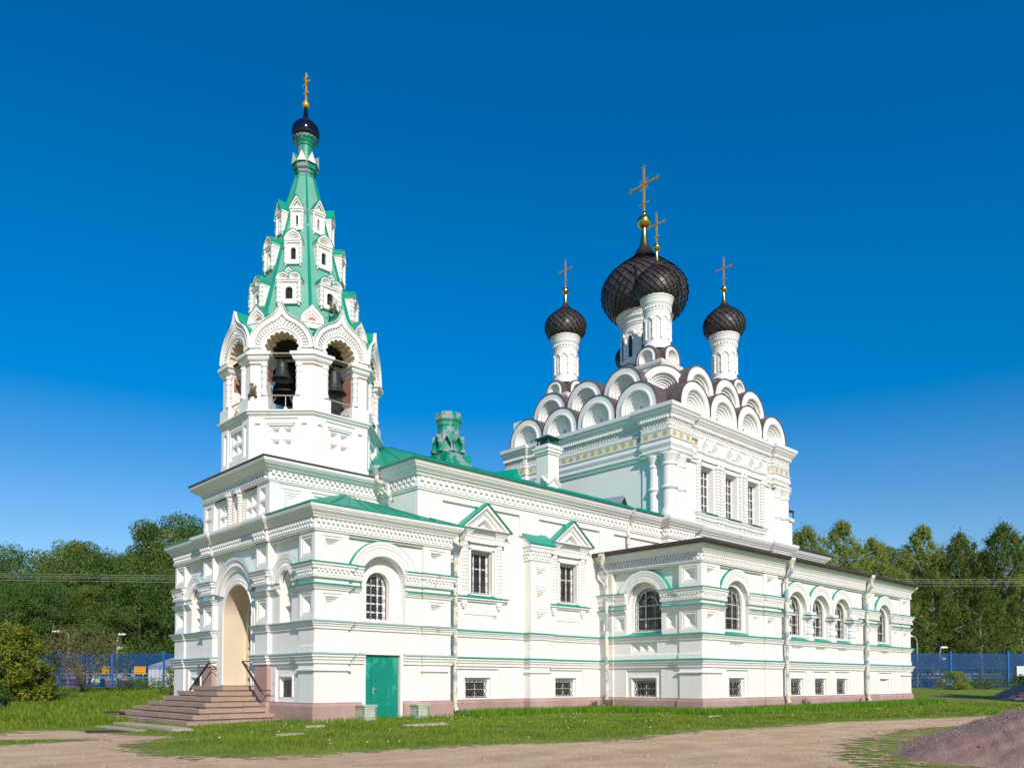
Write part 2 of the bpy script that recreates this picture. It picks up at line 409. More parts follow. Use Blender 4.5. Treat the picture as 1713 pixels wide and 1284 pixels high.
def arch_flash(fr, uc, zc, ro, zlow, d=.12, back=-.1, to=None):
    a = math.degrees(math.asin(min(.99, (zlow-zc)/ro)))
    (to or flash).arc(fr, uc, zc, [(ro+.004, back), (ro+.004, d+.02), (ro+.03, d+.02), (ro+.03, back)], a, 180-a, 26)
def bay(fr, uL, uR, pl, pr, uc, ri, wn, niche=True, pil=.07, rec=-.07, seconds=(True, True), top=6.12, cb=6.2, zb=B3, nd=.32, rv=.24, aflash=None):
    """storey zone of one arched bay: main pilasters with coffers, sunk field, niche and window"""
    for a, b in ((uL, uL+pl), (uR-pr, uR)):
        if b-a < .2: continue
        k = min(.72, (b-a)*.74); c = (a+b)/2; hs = [wall.coffer(fr, c-k/2, c+k/2, z0, z1, pil) for z0, z1 in ((3.45, 4.18), (5.40, 6.06))]
        wall.slab(fr, a, b, zb, cb, rec, pil, hs)
    a, b = uL+pl, uR-pr
    hole = archpoly(uc, ri, zb+.02, AZ0, 20)
    wall.slab(fr, a, b, zb, top, rec-.05, rec, [hole])
    wall.box(fr, a, b, rec-.05, .045, top, cb)                      # strip over the sunk field
    # sunk panels in the spandrels
    wall.reveal(fr, hole, rec, -nd)
    if wn:
        hw, z0, zs = wn['hw'], wn['z0'], wn['zs']; wu = wn.get('u', uc)
        wh = archpoly(wu, hw+.05, z0, zs, 14)
        wall.tess(fr, [hole, wh], -nd); wh2 = archpoly(wu, hw, z0, zs, 14); wall.reveal(fr, wh, -nd, -nd-rv, wh2)
        window(fr, wu, hw, z0, zs, -nd-rv, True, wn.get('nv', 3), wn.get('hz', ()), wn.get('grill', 'bars'), wn.get('label'))
    else: wall.tess(fr, [hole], -nd)
    for side, (p, q) in enumerate(((a, uc-ri), (uc+ri, b))):
        if seconds[side] and q-p > .12:
            hs = []
            if q-p > .5 and seconds[side] == 2: hs = [wall.coffer(fr, (p+q)/2-.25, (p+q)/2+.25, 3.5, 4.16, .0)]
            wall.slab(fr, p, q, zb, 4.38, rec, 0, hs)
            wall.box(fr, p, q, rec, .0, 4.38, AZ0)
    ro = archivolt(fr, uc, AZ0, ri, .0, sc=.45)
    arch_flash(fr, uc, AZ0, ro, AZ1-.02, .045, rec, to=aflash)
def basement_window(fr, uc, hw, z0, z1, d, label=None, blind=False, panel=.35):
    """hole list for the wall + frame + window"""
    hole = rect(uc-hw-.18-panel, uc+hw+.18+panel, ZG, z1+.46)
    h2 = rect(uc-hw-.12, uc+hw+.12, z0, z1+.12)
    wall.tess(fr, [hole, h2], d-.07); wall.reveal(fr, hole, d, d-.07)
    trim.box(fr, uc-hw-.16, uc+hw+.16, d-.07, d-.01, z1+.12, z1+.17)
    for s in (-1, 1): trim.box(fr, uc+s*(hw+.14)-.03, uc+s*(hw+.14)+.03, d-.07, d-.03, z0, z1+.12)
    wall.reveal(fr, h2, d-.07, d-.2, rect(uc-hw, uc+hw, z0, z1))
    if blind: wall.tess(fr, [rect(uc-hw, uc+hw, z0, z1)], d-.16)
    else: window(fr, uc, hw, z0, z1, d-.2, False, 2, ((z0+z1)/2,), 'lattice', label, 'basement_window', mw=.03)
    return hole

# ---------------------------------------------------------------- porch (south wing, west front)
fs, fw = SF(0), WF(0)
# south wall
lab_w = 'white gridded arched window above the green door'
bay(fs, 0, 5.55, 1.2, 1.25, 2.62, .94, dict(hw=.43, z0=3.42, zs=4.62, nv=3, hz=(3.72, 4.02, 4.32, 4.66), label=lab_w))
door_hole = rect(1.93, 3.36, -.1, 2.22)
wall.slab(fs, 1.2, 4.3, -.1, B3, -.3, 0, [door_hole]); wall.reveal(fs, door_hole, 0, -.22)
for a, b in ((0, 1.2), (4.3, 5.55)): wall.box(fs, a, b, -.3, .07, ZG-.3, B3)
d = MB(); d.box(fs, 1.95, 2.22, -.17, -.12, -.05, 2.19); d.box(fs, 2.235, 3.34, -.17, -.115, -.05, 2.19); d.box(fs, 1.95, 3.34, -.18, -.125, 2.19, 2.215)
dr = part(d, 'door', 'green_door', label='green double metal door in the white south wall')
hd = MB(); hd.tube([fs.p(2.31, -.11, 1.02), fs.p(2.31, -.06, 1.02), fs.p(2.42, -.06, 1.02)], .014); hd.box(fs, 2.28, 2.34, -.115, -.105, .9, 1.1); hd.build('handle', 'grey_zinc', dr)
for z in (.3, 1.1, 1.95): hg = MB(); hg.tube([fs.p(3.335, -.10, z), fs.p(3.335, -.10, z+.12)], .016); hg.build('hinge', 'grey_zinc', dr)
recenter(dr)
# west front, both wings mirrored (v = distance from the corner)
for sgn in (0, 1):
    U = (lambda v: -v) if sgn == 0 else (lambda v: -(2*YA-v))
    def wbay(v0, v1, p0, p1, vc, ri):
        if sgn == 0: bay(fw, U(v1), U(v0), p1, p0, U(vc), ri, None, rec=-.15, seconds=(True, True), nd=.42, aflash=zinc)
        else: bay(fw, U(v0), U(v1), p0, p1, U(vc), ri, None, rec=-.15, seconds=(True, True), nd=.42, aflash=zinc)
    wbay(0, 3.0, .95, 0, 1.97, .42)
    a, b = sorted((U(.95), U(3.0)))
    u = U(1.97)
    # coffer inside the niche
    wall.coffer(fw, u-.26, u+.26, 3.5, 4.2, -.415, .05)
    hole = basement_window(fw, u, .3, .78, 1.34, 0, panel=.2)
    wall.slab(fw, a, b, ZG-.3, B3, -.3, 0, [hole])
    a, b = sorted((U(0), U(.95)))
    wall.box(fw, a, b, -.3, .07, ZG-.3, B3)
    # risalit pilaster
    a, b = sorted((U(3.0), U(3.94)))
    hs = [wall.coffer(fw, a+.12, b-.12, z0, z1, .14) for z0, z1 in ((3.45, 4.18), (5.40, 6.06))]
    wall.slab(fw, a, b, B3, 6.2, -.2, .14, hs)
    wall.box(fw, a, b, -.2, .14, 1.95, B3)
    plinth.box(fw, a-.01, b+.01, -.2, .15, -.3, 1.945)
# risalit middle with the portal
cu = -YA
op = archpoly(cu, 1.2, 1.15, 3.72, 22)
outl = rect(-7.58, -3.94, 1.0, 6.2)
wall.tess(fw, [outl, op], -.04); jamb_d = [(-.04, 1.2), (-.95, 1.2), (-.95, 1.02), (-2.6, 1.02)]
cream.reveal(fw, op, -.04, -.95); op2 = archpoly(cu, 1.02, 1.15, 3.72, 22); cream.reveal(fw, op, -.95, -.95, op2); cream.reveal(fw, op2, -.95, -2.6)
cream.tess(fw, [op2], -2.6); plinth.box(fw, cu-1.2, cu+1.2, -2.6, -.02, .9, 1.16)
trim.arc(fw, cu, 3.72, [(1.2, -.04), (1.2, .0), (1.27, .02), (1.3, -.01), (1.4, .0), (1.42, -.04)], n=26)
for s in (-1, 1):
    for r0, r1, dd in ((1.2, 1.27, .02), (1.28, 1.42, -.005)): trim.box(fw, cu+s*r0 if s > 0 else cu-r1, cu+r1 if s > 0 else cu-r0, -.04, dd, 1.17, 3.72)
k = math.degrees(math.asin(.45/1.67))
trim.arc(fw, cu, 4.23, [(1.2+.02, -.06), (1.22, .03), (1.30, .05), (1.32, .08), (1.38, .07), (1.5, .08), (1.52, .13), (1.58, .14), (1.6, .17), (1.69, .18), (1.69, -.06)], k, 180-k, 34)
trim.arcdent(fw, cu, 4.23, 1.39, 1.49, .07, .12, k, 180-k, 44)
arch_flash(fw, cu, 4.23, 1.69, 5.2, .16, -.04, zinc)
for s in (-1, 1):      # triangular sunk panels beside the portal
    u0, u1 = sorted((cu+s*1.2, cu+s*1.72)); 
    trim.box(fw, u0, u1, -.045, -.01, 5.98, 6.02); trim.box(fw, u0+.07, u1-.07, -.045, -.02, 5.86, 5.89)
wall.box(SF(0), -.067, .06, -.06, .067, ZG-.3, 6.2); wall.box(SF(0), -.067, .06, -2*YA-.067, -2*YA+.06, ZG-.3, 6.2)
# mouldings round the porch
def P(fr, *pts): return [fr.xy(u, d) for u, d in pts]
CS = [(-.07, -.07)]; CN = [(-.07, 2*YA+.07)]
pA = P(fw, (-1.1, 0), (-.95, 0), (-.95, .07))+CS+P(fs, (1.2, .07), (1.2, 0), (1.75, 0))
pA2 = P(fs, (3.5, 0), (4.3, 0), (4.3, .07), (5.55, .07), (5.55, -.4))
pA3 = P(fw, (-3.94, -.02), (-3.94, .14), (-3.0, .14), (-3.0, 0), (-2.78, 0))
pA4 = P(fw, (-8.74, 0), (-8.52, 0), (-8.52, .14), (-7.58, .14), (-7.58, -.02))
pA5 = [(-.0, 2*YA+.07)]+CN[:0]+P(fw, (-11.59, .07), (-10.57, .07), (-10.57, 0), (-10.4, 0))
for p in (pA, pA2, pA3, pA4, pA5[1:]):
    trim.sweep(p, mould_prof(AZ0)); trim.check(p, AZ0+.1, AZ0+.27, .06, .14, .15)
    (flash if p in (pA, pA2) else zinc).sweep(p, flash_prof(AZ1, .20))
pB = P(fw, (-1.55, -.0), (-.95, 0), (-.95, .07))+CS+P(fs, (1.2, .07), (1.2, 0), (1.68, 0))
pB2 = P(fs, (3.56, 0), (4.3, 0), (4.3, .07), (5.55, .07), (5.55, -.4))
pB3 = P(fw, (-3.94, -.02), (-3.94, .14), (-3.0, .14), (-3.0, 0), (-2.39, 0))
pB4 = P(fw, (-9.13, 0), (-8.52, 0), (-8.52, .14), (-7.58, .14), (-7.58, -.02))
pB5 = P(fw, (-11.59, .07), (-10.57, .07), (-10.57, 0), (-9.97, 0))
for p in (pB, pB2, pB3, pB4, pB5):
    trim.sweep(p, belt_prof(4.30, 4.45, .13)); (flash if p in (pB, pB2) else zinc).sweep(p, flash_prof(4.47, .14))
south = P(fs, (1.2, .07), (1.2, 0), (4.3, 0), (4.3, .07), (5.55, .07), (5.55, -.5))
westS = P(fw, (-3.94, -.02), (-3.94, .14), (-3.0, .14), (-3.0, 0), (-.95, 0), (-.95, .07))
westN = [(.3, 2*YA+.07)]+CN+P(fw, (-10.57, .07), (-10.57, 0), (-8.52, 0), (-8.52, .14), (-7.58, .14), (-7.58, -.02))
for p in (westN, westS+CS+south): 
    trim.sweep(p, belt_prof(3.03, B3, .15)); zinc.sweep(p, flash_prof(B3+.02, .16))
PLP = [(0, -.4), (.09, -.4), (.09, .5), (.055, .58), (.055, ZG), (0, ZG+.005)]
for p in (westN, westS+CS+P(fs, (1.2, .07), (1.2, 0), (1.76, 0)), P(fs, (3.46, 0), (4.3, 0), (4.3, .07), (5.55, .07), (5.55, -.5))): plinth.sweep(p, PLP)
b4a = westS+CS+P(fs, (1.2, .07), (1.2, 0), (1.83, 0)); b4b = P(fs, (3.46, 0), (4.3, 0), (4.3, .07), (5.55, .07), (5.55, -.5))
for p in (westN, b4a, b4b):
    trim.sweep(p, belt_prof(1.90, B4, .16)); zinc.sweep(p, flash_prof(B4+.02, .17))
for q in (P(fw, (-.95, .0), (-.95, .07))+CS+P(fs, (1.2, .07), (1.2, .0)), P(fs, (4.3, 0), (4.3, .07), (5.4, .07))):
    trim.sweep(q, [(0, 1.62), (.08, 1.66), (.08, 1.71), (0, 1.73)]); trim.sweep(q, [(0, 2.25), (.03, 2.25), (.03, 2.46), (0, 2.48)])
# porch cornice
cp = [(.3, 2*YA+.07)]+CN+P(fw, (-8.52, .07), (-8.52, .2), (-7.58, .2), (-7.58, .12), (-3.94, .12), (-3.94, .2), (-3.0, .2), (-3.0, .07))+CS+P(fs, (5.55, .07), (5.55, -.55))
cor = MB(); cor.sweep(cp, cornice_prof(6.19, 7.02, .36)); cor.check(cp, 6.32, 6.57, .04, .125, .175)
cor.box(fw, -7.58, -3.94, -.05, .12, 6.19, 7.02)
part(cor, 'cornice', 'white_trim')
# wing roofs (hipped against the tower and nave)
def roof(name, mat, polys, th=.05, label=None, seams=None):
    m = MB()
    for pl in polys:
        hi = [tuple(q) for q in pl]; lo = [(x, y, z-th) for x, y, z in pl]; m.prism(lo, hi)
    for (a, b, c, e, n) in (seams or []):        # standing seams between edge a-b and edge c-e
        A, B, Cc, E_ = map(Vector, (a, b, c, e))
        for i in range(1, n):
            p, q = A.lerp(B, i/n), Cc.lerp(E_, i/n); m.tube([p+Vector((0, 0, .015)), q+Vector((0, 0, .015))], .018, 4)
    return part(m, name, mat, label=label)
for sg, nm in ((1, 0), (-1, 1)):
    Y = (lambda y: y) if sg == 1 else (lambda y: 2*YA-y)
    e0, e1, hY = (-.46, -.46), (5.95, -.46), 2.98
    A, B, Cc, D = (-.46, Y(-.46), 7.05), (5.98, Y(-.46), 7.05), (4.5, Y(hY), 8.16), (2.75, Y(hY), 8.3)
    E1, F1 = (-.46, Y(2.92), 7.05), (-.08, Y(2.92), 7.2)
    roof('wing_roof', 'green_roof', [[A, B, Cc, D], [A, D, (.1, Y(hY), 7.3), E1], [B, (5.98, Y(.3), 7.05), (4.5, Y(hY), 8.16)]],
         seams=[(A, B, D, Cc, 9)])
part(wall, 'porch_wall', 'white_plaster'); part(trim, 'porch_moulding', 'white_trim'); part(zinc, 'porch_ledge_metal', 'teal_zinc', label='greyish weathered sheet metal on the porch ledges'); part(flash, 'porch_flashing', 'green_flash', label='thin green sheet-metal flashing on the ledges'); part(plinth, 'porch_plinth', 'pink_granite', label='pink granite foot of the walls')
wall = MB(); trim = MB(); flash = MB(); plinth = MB()
# ---------------------------------------------------------------- square tower stage above the porch
tw, ts = WF(-.08), SF(2.98)
TZ0, TZ1 = 6.9, 8.34
x0t, x1t, y0t, y1t = -.08, 5.5, 2.98, 8.56
hs = []
for s in (-1, 1):
    c = -YA
    for zz in ((7.23, 7.66), (7.72, 8.15)):
        hs.append(wall.coffer(tw, c+s*2.33-.27, c+s*2.33+.27, zz[0], zz[1], .05, .18))
for s in (-1, 1):
    a, b = sorted((-YA+s*1.85, -YA+s*2.8)); h2 = [h for h in hs if a < h[0][0] < b]
    wall.slab(tw, a, b, TZ0, TZ1, -.3, .05, h2)
h3 = []
for s in (-1, 1):
    for i in (0, 1):
        for zz in ((7.25, 7.62), (7.68, 8.05)): h3.append(wall.coffer(tw, -YA+s*(.92+.42*i)-.18+.02*s, -YA+s*(.92+.42*i)+.18+.02*s, zz[0], zz[1], -.08, .15))
wh = rect(-YA-.26, -YA+.26, 7.2, 8.0)
wall.slab(tw, -YA-1.85, -YA+1.85, TZ0, TZ1, -.3, -.08, h3+[wh]); wall.reveal(tw, wh, -.08, -.35)
window(tw, -YA, .26, 7.2, 8.0, -.35, False, 2, (7.6,), 'bars', 'small dark window between knobbly columns over the porch arch')
for s in (-1, 1):
    x, y = tw.xy(-YA+s*.42, .02)
    pr = [(.10, 7.16)]
    for i in range(9): z = 7.2+i*.1; pr += [(.07, z), (.12, z+.035), (.12, z+.065), (.07, z+.1)]
    pr += [(.13, 8.14), (.13, 8.22), (.17, 8.26), (.17, TZ1)]
    m = MB(); m.lathe(x, y, pr, 12); m.box(tw, -YA+s*.42-.2, -YA+s*.42+.2, -.08, .16, 8.28, TZ1+.08); recenter(part(m, 'window_column', 'white_trim'))
m = MB(); m.box(tw, -YA-.62, -YA+.62, -.08, .14, 7.06, 7.16); recenter(part(m, 'window_ledge', 'white_trim'))
h4 = [wall.coffer(ts, .35, 1.15, 7.28, 8.15, 0, .1)]
wall.slab(ts, x0t-.046, 4.6, TZ0, TZ1, -.3, 0, h4); wall.box(SF(y1t-.3), x0t, x1t, -.0, .3, TZ0, TZ1)
trim.box(ts, 1.5, 4.5, 0, .06, 8.18, 8.24); trim.box(ts, 1.6, 4.5, 0, .05, 8.06, 8.12)
cor = MB(); sq = [(5.6, y1t), (x0t-.05, y1t), (x0t-.05, y0t), (5.6, y0t)]
cor.sweep(sq, cornice_prof(TZ1-.02, 9.05, .43)); cor.check(sq, TZ1+.1, TZ1+.36, .04, .13, .21); part(cor, 'cornice', 'white_trim')
edge = MB(); edge.sweep(sq, [(-1.2, 9.22), (.47, 9.10), (.47, 9.055), (0, 9.055)]); part(edge, 'roof', 'brown_roof')
g2 = MB(); g2.sweep(sq, [(-1.2, 9.235), (.44, 9.115), (.44, 9.108), (-1.2, 9.223)]); part(g2, 'roof', 'green_worn')

part(wall, 'tower_wall', 'white_plaster'); part(trim, 'tower_moulding', 'white_trim')
wall = MB(); trim = MB(); flash = MB(); plinth = MB()
# ---------------------------------------------------------------- nave
NY, NX0, CX0, CX1, SX1 = .6, 4.45, 19.65, 31.4, 36.9
fn = SF(NY)
wins = [(7.62, 'left'), (12.66, 'right')]
bw1 = basement_window(fn, 7.5, .55, .66, 1.34, 0, 'lattice-grilled basement window just right of the drainpipe by the green door')
bw2 = basement_window(fn, 12.58, .55, .66, 1.34, 0, 'lattice-grilled basement window under the pedimented window beside the low annex')
hs = []
NW = []
for i, (uc, _) in enumerate(wins):
    r = rect(uc-.56, uc+.56, 4.72, 6.45); hs.append(r); wall.reveal(fn, r, 0, -.24, rect(uc-.53, uc+.53, 4.76, 6.4))
    o = window(fn, uc, .53, 4.76, 6.4, -.24, False, 3, (5.75,), 'tall', ['tall grilled nave window under the left green pediment', 'tall grilled nave window under the right green pediment'][i])
    NW.append(o)
    # surround
    sp = MB()
    for s in (-1, 1):
        u = uc+s*.9
        sp.box(fn, u-.2, u+.2, 0, .07, 4.62, 6.72)
        x, y = fn.xy(u, .06)
        pr = [(.15, 4.62), (.15, 4.74)]
        z = 4.76
        while z < 6.5:
            pr += [(.105, z), (.105, z+.07), (.135, z+.085), (.135, z+.105), (.105, z+.12)]; z += .135
        pr += [(.15, 6.56), (.15, 6.66), (.12, 6.7)]
        sp.lathe(x, y, pr, 12)
        sp.box(fn, uc+s*.6-.05, uc+s*.6+.05, 0, .06, 4.7, 6.5)
    sp.box(fn, uc-.65, uc+.65, 0, .06, 6.45, 6.55)
    ep = P(fn, (uc-1.14, 0), (uc-1.14, .16), (uc-.66, .16), (uc-.66, .08), (uc+.66, .08), (uc+.66, .16), (uc+1.14, .16), (uc+1.14, 0))
    sp.sweep(ep, [(0, 6.72), (.03, 6.72), (.03, 6.80), (.01, 6.82), (.01, 7.04), (.05, 7.05), (.08, 7.12), (.12, 7.16), (.12, 7.24), (0, 7.25)])
    sp.check(ep, 6.83, 7.03, .0, .06, .12)
    # pediment: nested triangles
    def tri(w_, z0, h): return [(uc-w_, z0), (uc+w_, z0), (uc, z0+h)]
    for (wa, ha, za, wb, hb, zb, d0, d1) in ((1.27, 1.0, 7.24, 1.05, .8, 7.27, 0, .38), (1.05, .8, 7.27, .86, .66, 7.285, 0, .28), (.86, .66, 7.285, .58, .44, 7.30, 0, .20), (.58, .44, 7.30, .46, .34, 7.315, 0, .26)):
        sp.tess(fn, [tri(wa, za, ha), tri(wb, zb, hb)], d1); sp.reveal(fn, tri(wa, za, ha), d1, d0); sp.reveal(fn, tri(wb, zb, hb), d1, d0)
    sp.tess(fn, [tri(.46, 7.315, .34)], .04)
    for s in (-1, 1):
        for q in range(11):
            t = (q+.5)/11; u = uc+s*(.95-.95*t)*.78; z = 7.33+.60*t*.95
            sp.box(fn, u-.025, u+.025, .18, .26, z-.02, z+.05)
    for s in (-1, 1):       # sill consoles
        u = uc+s*.92; sp.box(fn, u-.13, u+.13, 0, .12, 4.30, 4.42); sp.box(fn, u-.09, u+.09, 0, .1, 4.22, 4.30); sp.box(fn, u-.05, u+.05, 0, .08, 4.15, 4.22)
    sp.sweep(P(fn, (uc-1.17, 0), (uc-1.17, .001), (uc+1.17, .001), (uc+1.17, 0)), [(0, 4.40), (.08, 4.42), (.10, 4.48), (.16, 4.5), (.16, 4.57), (0, 4.6)])
    recenter(part(sp, 'window_surround', 'white_trim'))
    gp = MB()
    for s in (-1, 1):
        a = [(uc, 8.25), (uc, 8.29), (uc+s*1.33, 7.245), (uc+s*1.33, 7.205)]
        gp.prism([fn.p(u, 0, z) for u, z in a], [fn.p(u, .46, z) for u, z in a])
    recenter(part(gp, 'pediment_roof', 'green_flash'))
    flash.sweep(P(fn, (uc-1.17, 0), (uc-1.17, .001), (uc+1.17, .001), (uc+1.17, 0)), flash_prof(4.59, .17))
    flash.prism([fn.p(uc-.56, -.3, 4.73), fn.p(uc+.56, -.3, 4.73), fn.p(uc+.75, .12, 4.60), fn.p(uc-.75, .12, 4.60)], [fn.p(uc-.56, -.3, 4.77), fn.p(uc+.56, -.3, 4.77), fn.p(uc+.75, .12, 4.645), fn.p(uc-.75, .12, 4.645)])
    pan = rect(uc-.8, uc+.8, 3.46, 3.92); hs.append(pan); wall.reveal(fn, pan, 0, -.03); wall.tess(fn, [pan], -.03)
# walls: lower part, sunk fields, strip under the cornice
NF = 8.14
fields = [(5.62, 9.68), (10.8, 14.74), (15.75, 19.3)]
holes_all = hs+[bw1, bw2]
piers = [(NX0, 5.62), (9.68, 10.8), (14.74, 15.75)]
wall.slab(fn, NX0, 9.68, ZG-.4, NF, -.3, 0, [h for h in holes_all if h[0][0] < 9.6])
wall.slab(fn, 10.8, 19.3, ZG-.4, NF, -.3, 0, [h for h in holes_all if h[0][0] > 9.6])
wall.box(fn, 9.68, 10.8, -.3, 0, ZG-.4, NF)
wall.box(fn, NX0, CX0, -.3, .10, NF, 8.4)
for a, b in piers:
    pa, pb = (a+.12, b-.12); 
    wall.box(fn, a, b, 0, .10, 7.0 if a != 9.68 else 7.3, NF)
wall.box(WF(NX0), -11.0, -NY-.02, -.3, .004, 6.9, 8.4); wall.box(SF(10.9), NX0, SX1, -.0, .1, 0, 8.4)
# middle pilaster with three coffers and its own little roof
hp = [wall.coffer(fn, 10.3, 10.86, z0, z1, .42, .12) for z0, z1 in ((3.5, 4.12), (4.42, 5.04), (5.34, 5.96))]
wall.slab(fn, 10.0, 11.14, B3, 6.3, 0, .42, hp)
for z0, z1 in ((3.42, 4.2), (4.34, 5.12), (5.26, 6.04)): trim.box(fn, 10.22, 10.94, .42, .437, z1, z1+.02); trim.box(fn, 10.22, 10.94, .42, .437, z0-.02, z0)
wall.box(fn, 10.0, 11.14, 0, .38, ZG-.4, B3)
pp = P(fn, (10.0, -.05), (10.0, .42), (11.14, .42), (11.14, -.05))
trim.sweep(pp, [(0, 6.28), (.05, 6.3), (.02, 6.36), (.02, 6.66), (.08, 6.68), (.1, 6.8), (.14, 6.84), (.15, 6.94), (0, 6.96)]); trim.check(pp, 6.4, 6.64, .0, .09, .17)
pr = MB(); lo = [fn.p(9.80, .62, 6.95), fn.p(11.34, .62, 6.95), fn.p(11.34, .0, 7.46), fn.p(9.80, .0, 7.46)]
pr.prism(lo, [(x, y, z+.05) for x, y, z in lo])
trim.prism([fn.p(9.86, .58, 6.94), fn.p(9.86, 0, 6.94), fn.p(9.86, 0, 7.43)], [fn.p(11.28, .58, 6.94), fn.p(11.28, 0, 6.94), fn.p(11.28, 0, 7.43)])
recenter(part(pr, 'pilaster_roof', 'green_flash'))
nb = P(fn, (5.3, 0), (10.0, 0), (10.0, .38), (11.14, .38), (11.14, 0), (15.2, 0))
trim.sweep(nb, belt_prof(3.03, B3, .15)); flash.sweep(nb, flash_prof(B3+.02, .16))
trim.sweep(nb, belt_prof(1.90, B4, .16)); flash.sweep(nb, flash_prof(B4+.02, .17)); trim.sweep(nb, [(0, 2.25), (.03, 2.25), (.03, 2.46), (0, 2.48)])
trim.sweep(P(fn, (10.0, 0), (10.0, .38), (11.14, .38), (11.14, .02)), [(0, 1.62), (.07, 1.66), (.07, 1.71), (0, 1.73)])
plinth.sweep(nb, [(0, -.4), (.09, -.4), (.09, .5), (.055, .58), (.055, ZG), (0, ZG+.005)])
ncor = [(NX0, 11.0), (NX0, NY-.10), (CX0-.25, NY-.10), (CX0-.25, NY-.55), (21.6, NY-.55), (21.6, NY-.35), (29.6, NY-.35), (29.6, NY-.55), (CX1+.25, NY-.55), (CX1+.25, NY-.10), (SX1, NY-.10), (SX1, 11.0)]
cor = MB(); cor.sweep(ncor, cornice_prof(8.38, 9.38, .42)); cor.check(ncor, 8.53, 8.83, .04, .125, .285); part(cor, 'cornice', 'white_trim')
wall.box(SF(0), CX0-.25, CX1+.25, -.9, -.06, 6.5, 8.4)
wall.box(WF(SX1-.3), -11.0, -NY, -.3, 0, 0, 9.0); wall.box(fn, CX1, SX1, -.3, .1, 6.5, 8.4)
# nave roof (hip towards the tower) and the eastern arm's brown roof
EZ = 9.42
RN = [(NX0-.5, NY-.62, EZ), (CX0+.3, NY-.62, EZ), (CX0+.3, YA, 11.5), (6.3, YA, 11.5)]
RS = [(NX0-.5, 2*YA-NY+.1, EZ), (CX0+.3, 2*YA-NY+.1, EZ), (CX0+.3, YA, 11.5), (6.3, YA, 11.5)]
roof('nave_roof', 'green_roof', [RN, RS, [RN[0], RN[3], RS[0]]], .06, seams=[(RN[0], RN[1], RN[3], RN[2], 26), (RN[0], RS[0], RN[3], RS[3], 12)])
cbn = part((lambda m: (m.box(SF(NY-.1), CX0-.3, CX1+.3, -1.5, .50, 9.385, 9.41), m)[1])(MB()), 'roof', 'green_worn')
roof('east_roof', 'brown_roof', [[(CX1, NY-.6, 9.42), (SX1+.5, NY-.6, 9.42), (SX1-4, YA, 11.0), (CX1, YA, 11.0)], [(SX1+.5, NY-.6, 9.42), (SX1+.5, 11.5, 9.42), (SX1-4, YA, 11.0)], [(CX1, 11.5, 9.42), (SX1+.5, 11.5, 9.42), (SX1-4, YA, 11.0), (CX1, YA, 11.0)]], .1)
part(wall, 'nave_wall', 'white_plaster'); part(trim, 'nave_moulding', 'white_trim'); part(flash, 'nave_flashing', 'green_flash', label='thin green sheet-metal flashing on the ledges'); part(plinth, 'nave_plinth', 'pink_granite', label='pink granite foot of the walls')
wall = MB(); trim = MB(); flash = MB(); plinth = MB()
# ---------------------------------------------------------------- low southern annex
AX0, AX1, AY = 14.86, 36.9, -4.75
fa, faw = SF(AY), WF(AX0)
ws = dict(hw=.76, z0=3.52, zs=4.62, nv=3, hz=(4.05, 4.66), grill='fan')
W0, W1, M0, M1 = AX0, 21.06, 21.06, 30.5
w_ = dict(ws, label='arched annex window nearest the corner on the long south side', u=17.6); bay(fa, W0, W1, 1.32, 1.25, 17.6, .96, w_, rec=-.06, seconds=(2, 2), nd=.2, rv=.18)
w_ = dict(ws, label='last arched window at the far right end of the annex', u=33.3); bay(fa, M1+.05, AX1, 1.25, 1.32, 33.3, .96, w_, rec=-.06, seconds=(2, 2), nd=.2, rv=.18)
# triple window
cs = [23.0, 25.45, 27.9]; ri = .93
a, b = M0, M1
nh = [archpoly(c, ri, B3+.02, AZ0-.02, 18) for c in cs]
wall.slab(fa, a, b, B3, 6.12, -.2, -.06, nh); wall.box(fa, a, b, -.2, .045, 6.12, 6.2)
for i, c in enumerate(cs):
    wall.reveal(fa, nh[i], -.06, -.2)
    wh = archpoly(c, .78, 3.52, 4.62, 14); wall.tess(fa, [nh[i], wh], -.2); wall.reveal(fa, wh, -.2, -.38, archpoly(c, .74, 3.52, 4.62, 14))
    window(fa, c, .74, 3.52, 4.62, -.38, True, 3, (4.05, 4.66), 'fan', ['left', 'middle', 'right'][i]+' window of the triple arcade on the annex')
    th = math.degrees(math.acos(1.225/(ri+.47)))
    a0, a1 = (0 if i == 2 else th), (180 if i == 0 else 180-th)
    ro = ri+.46
    prof = [(ri, -.1)]+[(ri+r*.46/.49, dd*.45) for dd, r in MOULD[1:-1]]+[(ri+.46, -.1)]
    # keep the mouldings of neighbouring arches from crossing: clip at the midline
    lim = [(-9 if i == 0 else -1.223), (9 if i == 2 else 1.223)]
    kk = len(prof); vs = []
    for j in range(37):
        t = PI*j/36
        for r, d_ in prof:
            u = r*math.cos(t); z = r*math.sin(t)
            u = max(lim[0], min(lim[1], u)); vs.append(fa.p(c+u, d_, AZ0-.02+z))
    trim.add(vs, [(j*kk+q, (j+1)*kk+q, (j+1)*kk+q+1, j*kk+q+1) for j in range(36) for q in range(kk-1)])
    tl = math.degrees(math.acos(1.2/ro)) if i else 20
    tr = math.degrees(math.acos(1.2/ro)) if i < 2 else 20
    flash.arc(fa, c, AZ0-.02, [(ro+.004, -.07), (ro+.004, .06), (ro+.03, .06), (ro+.03, -.07)], tr, 180-tl, 24)
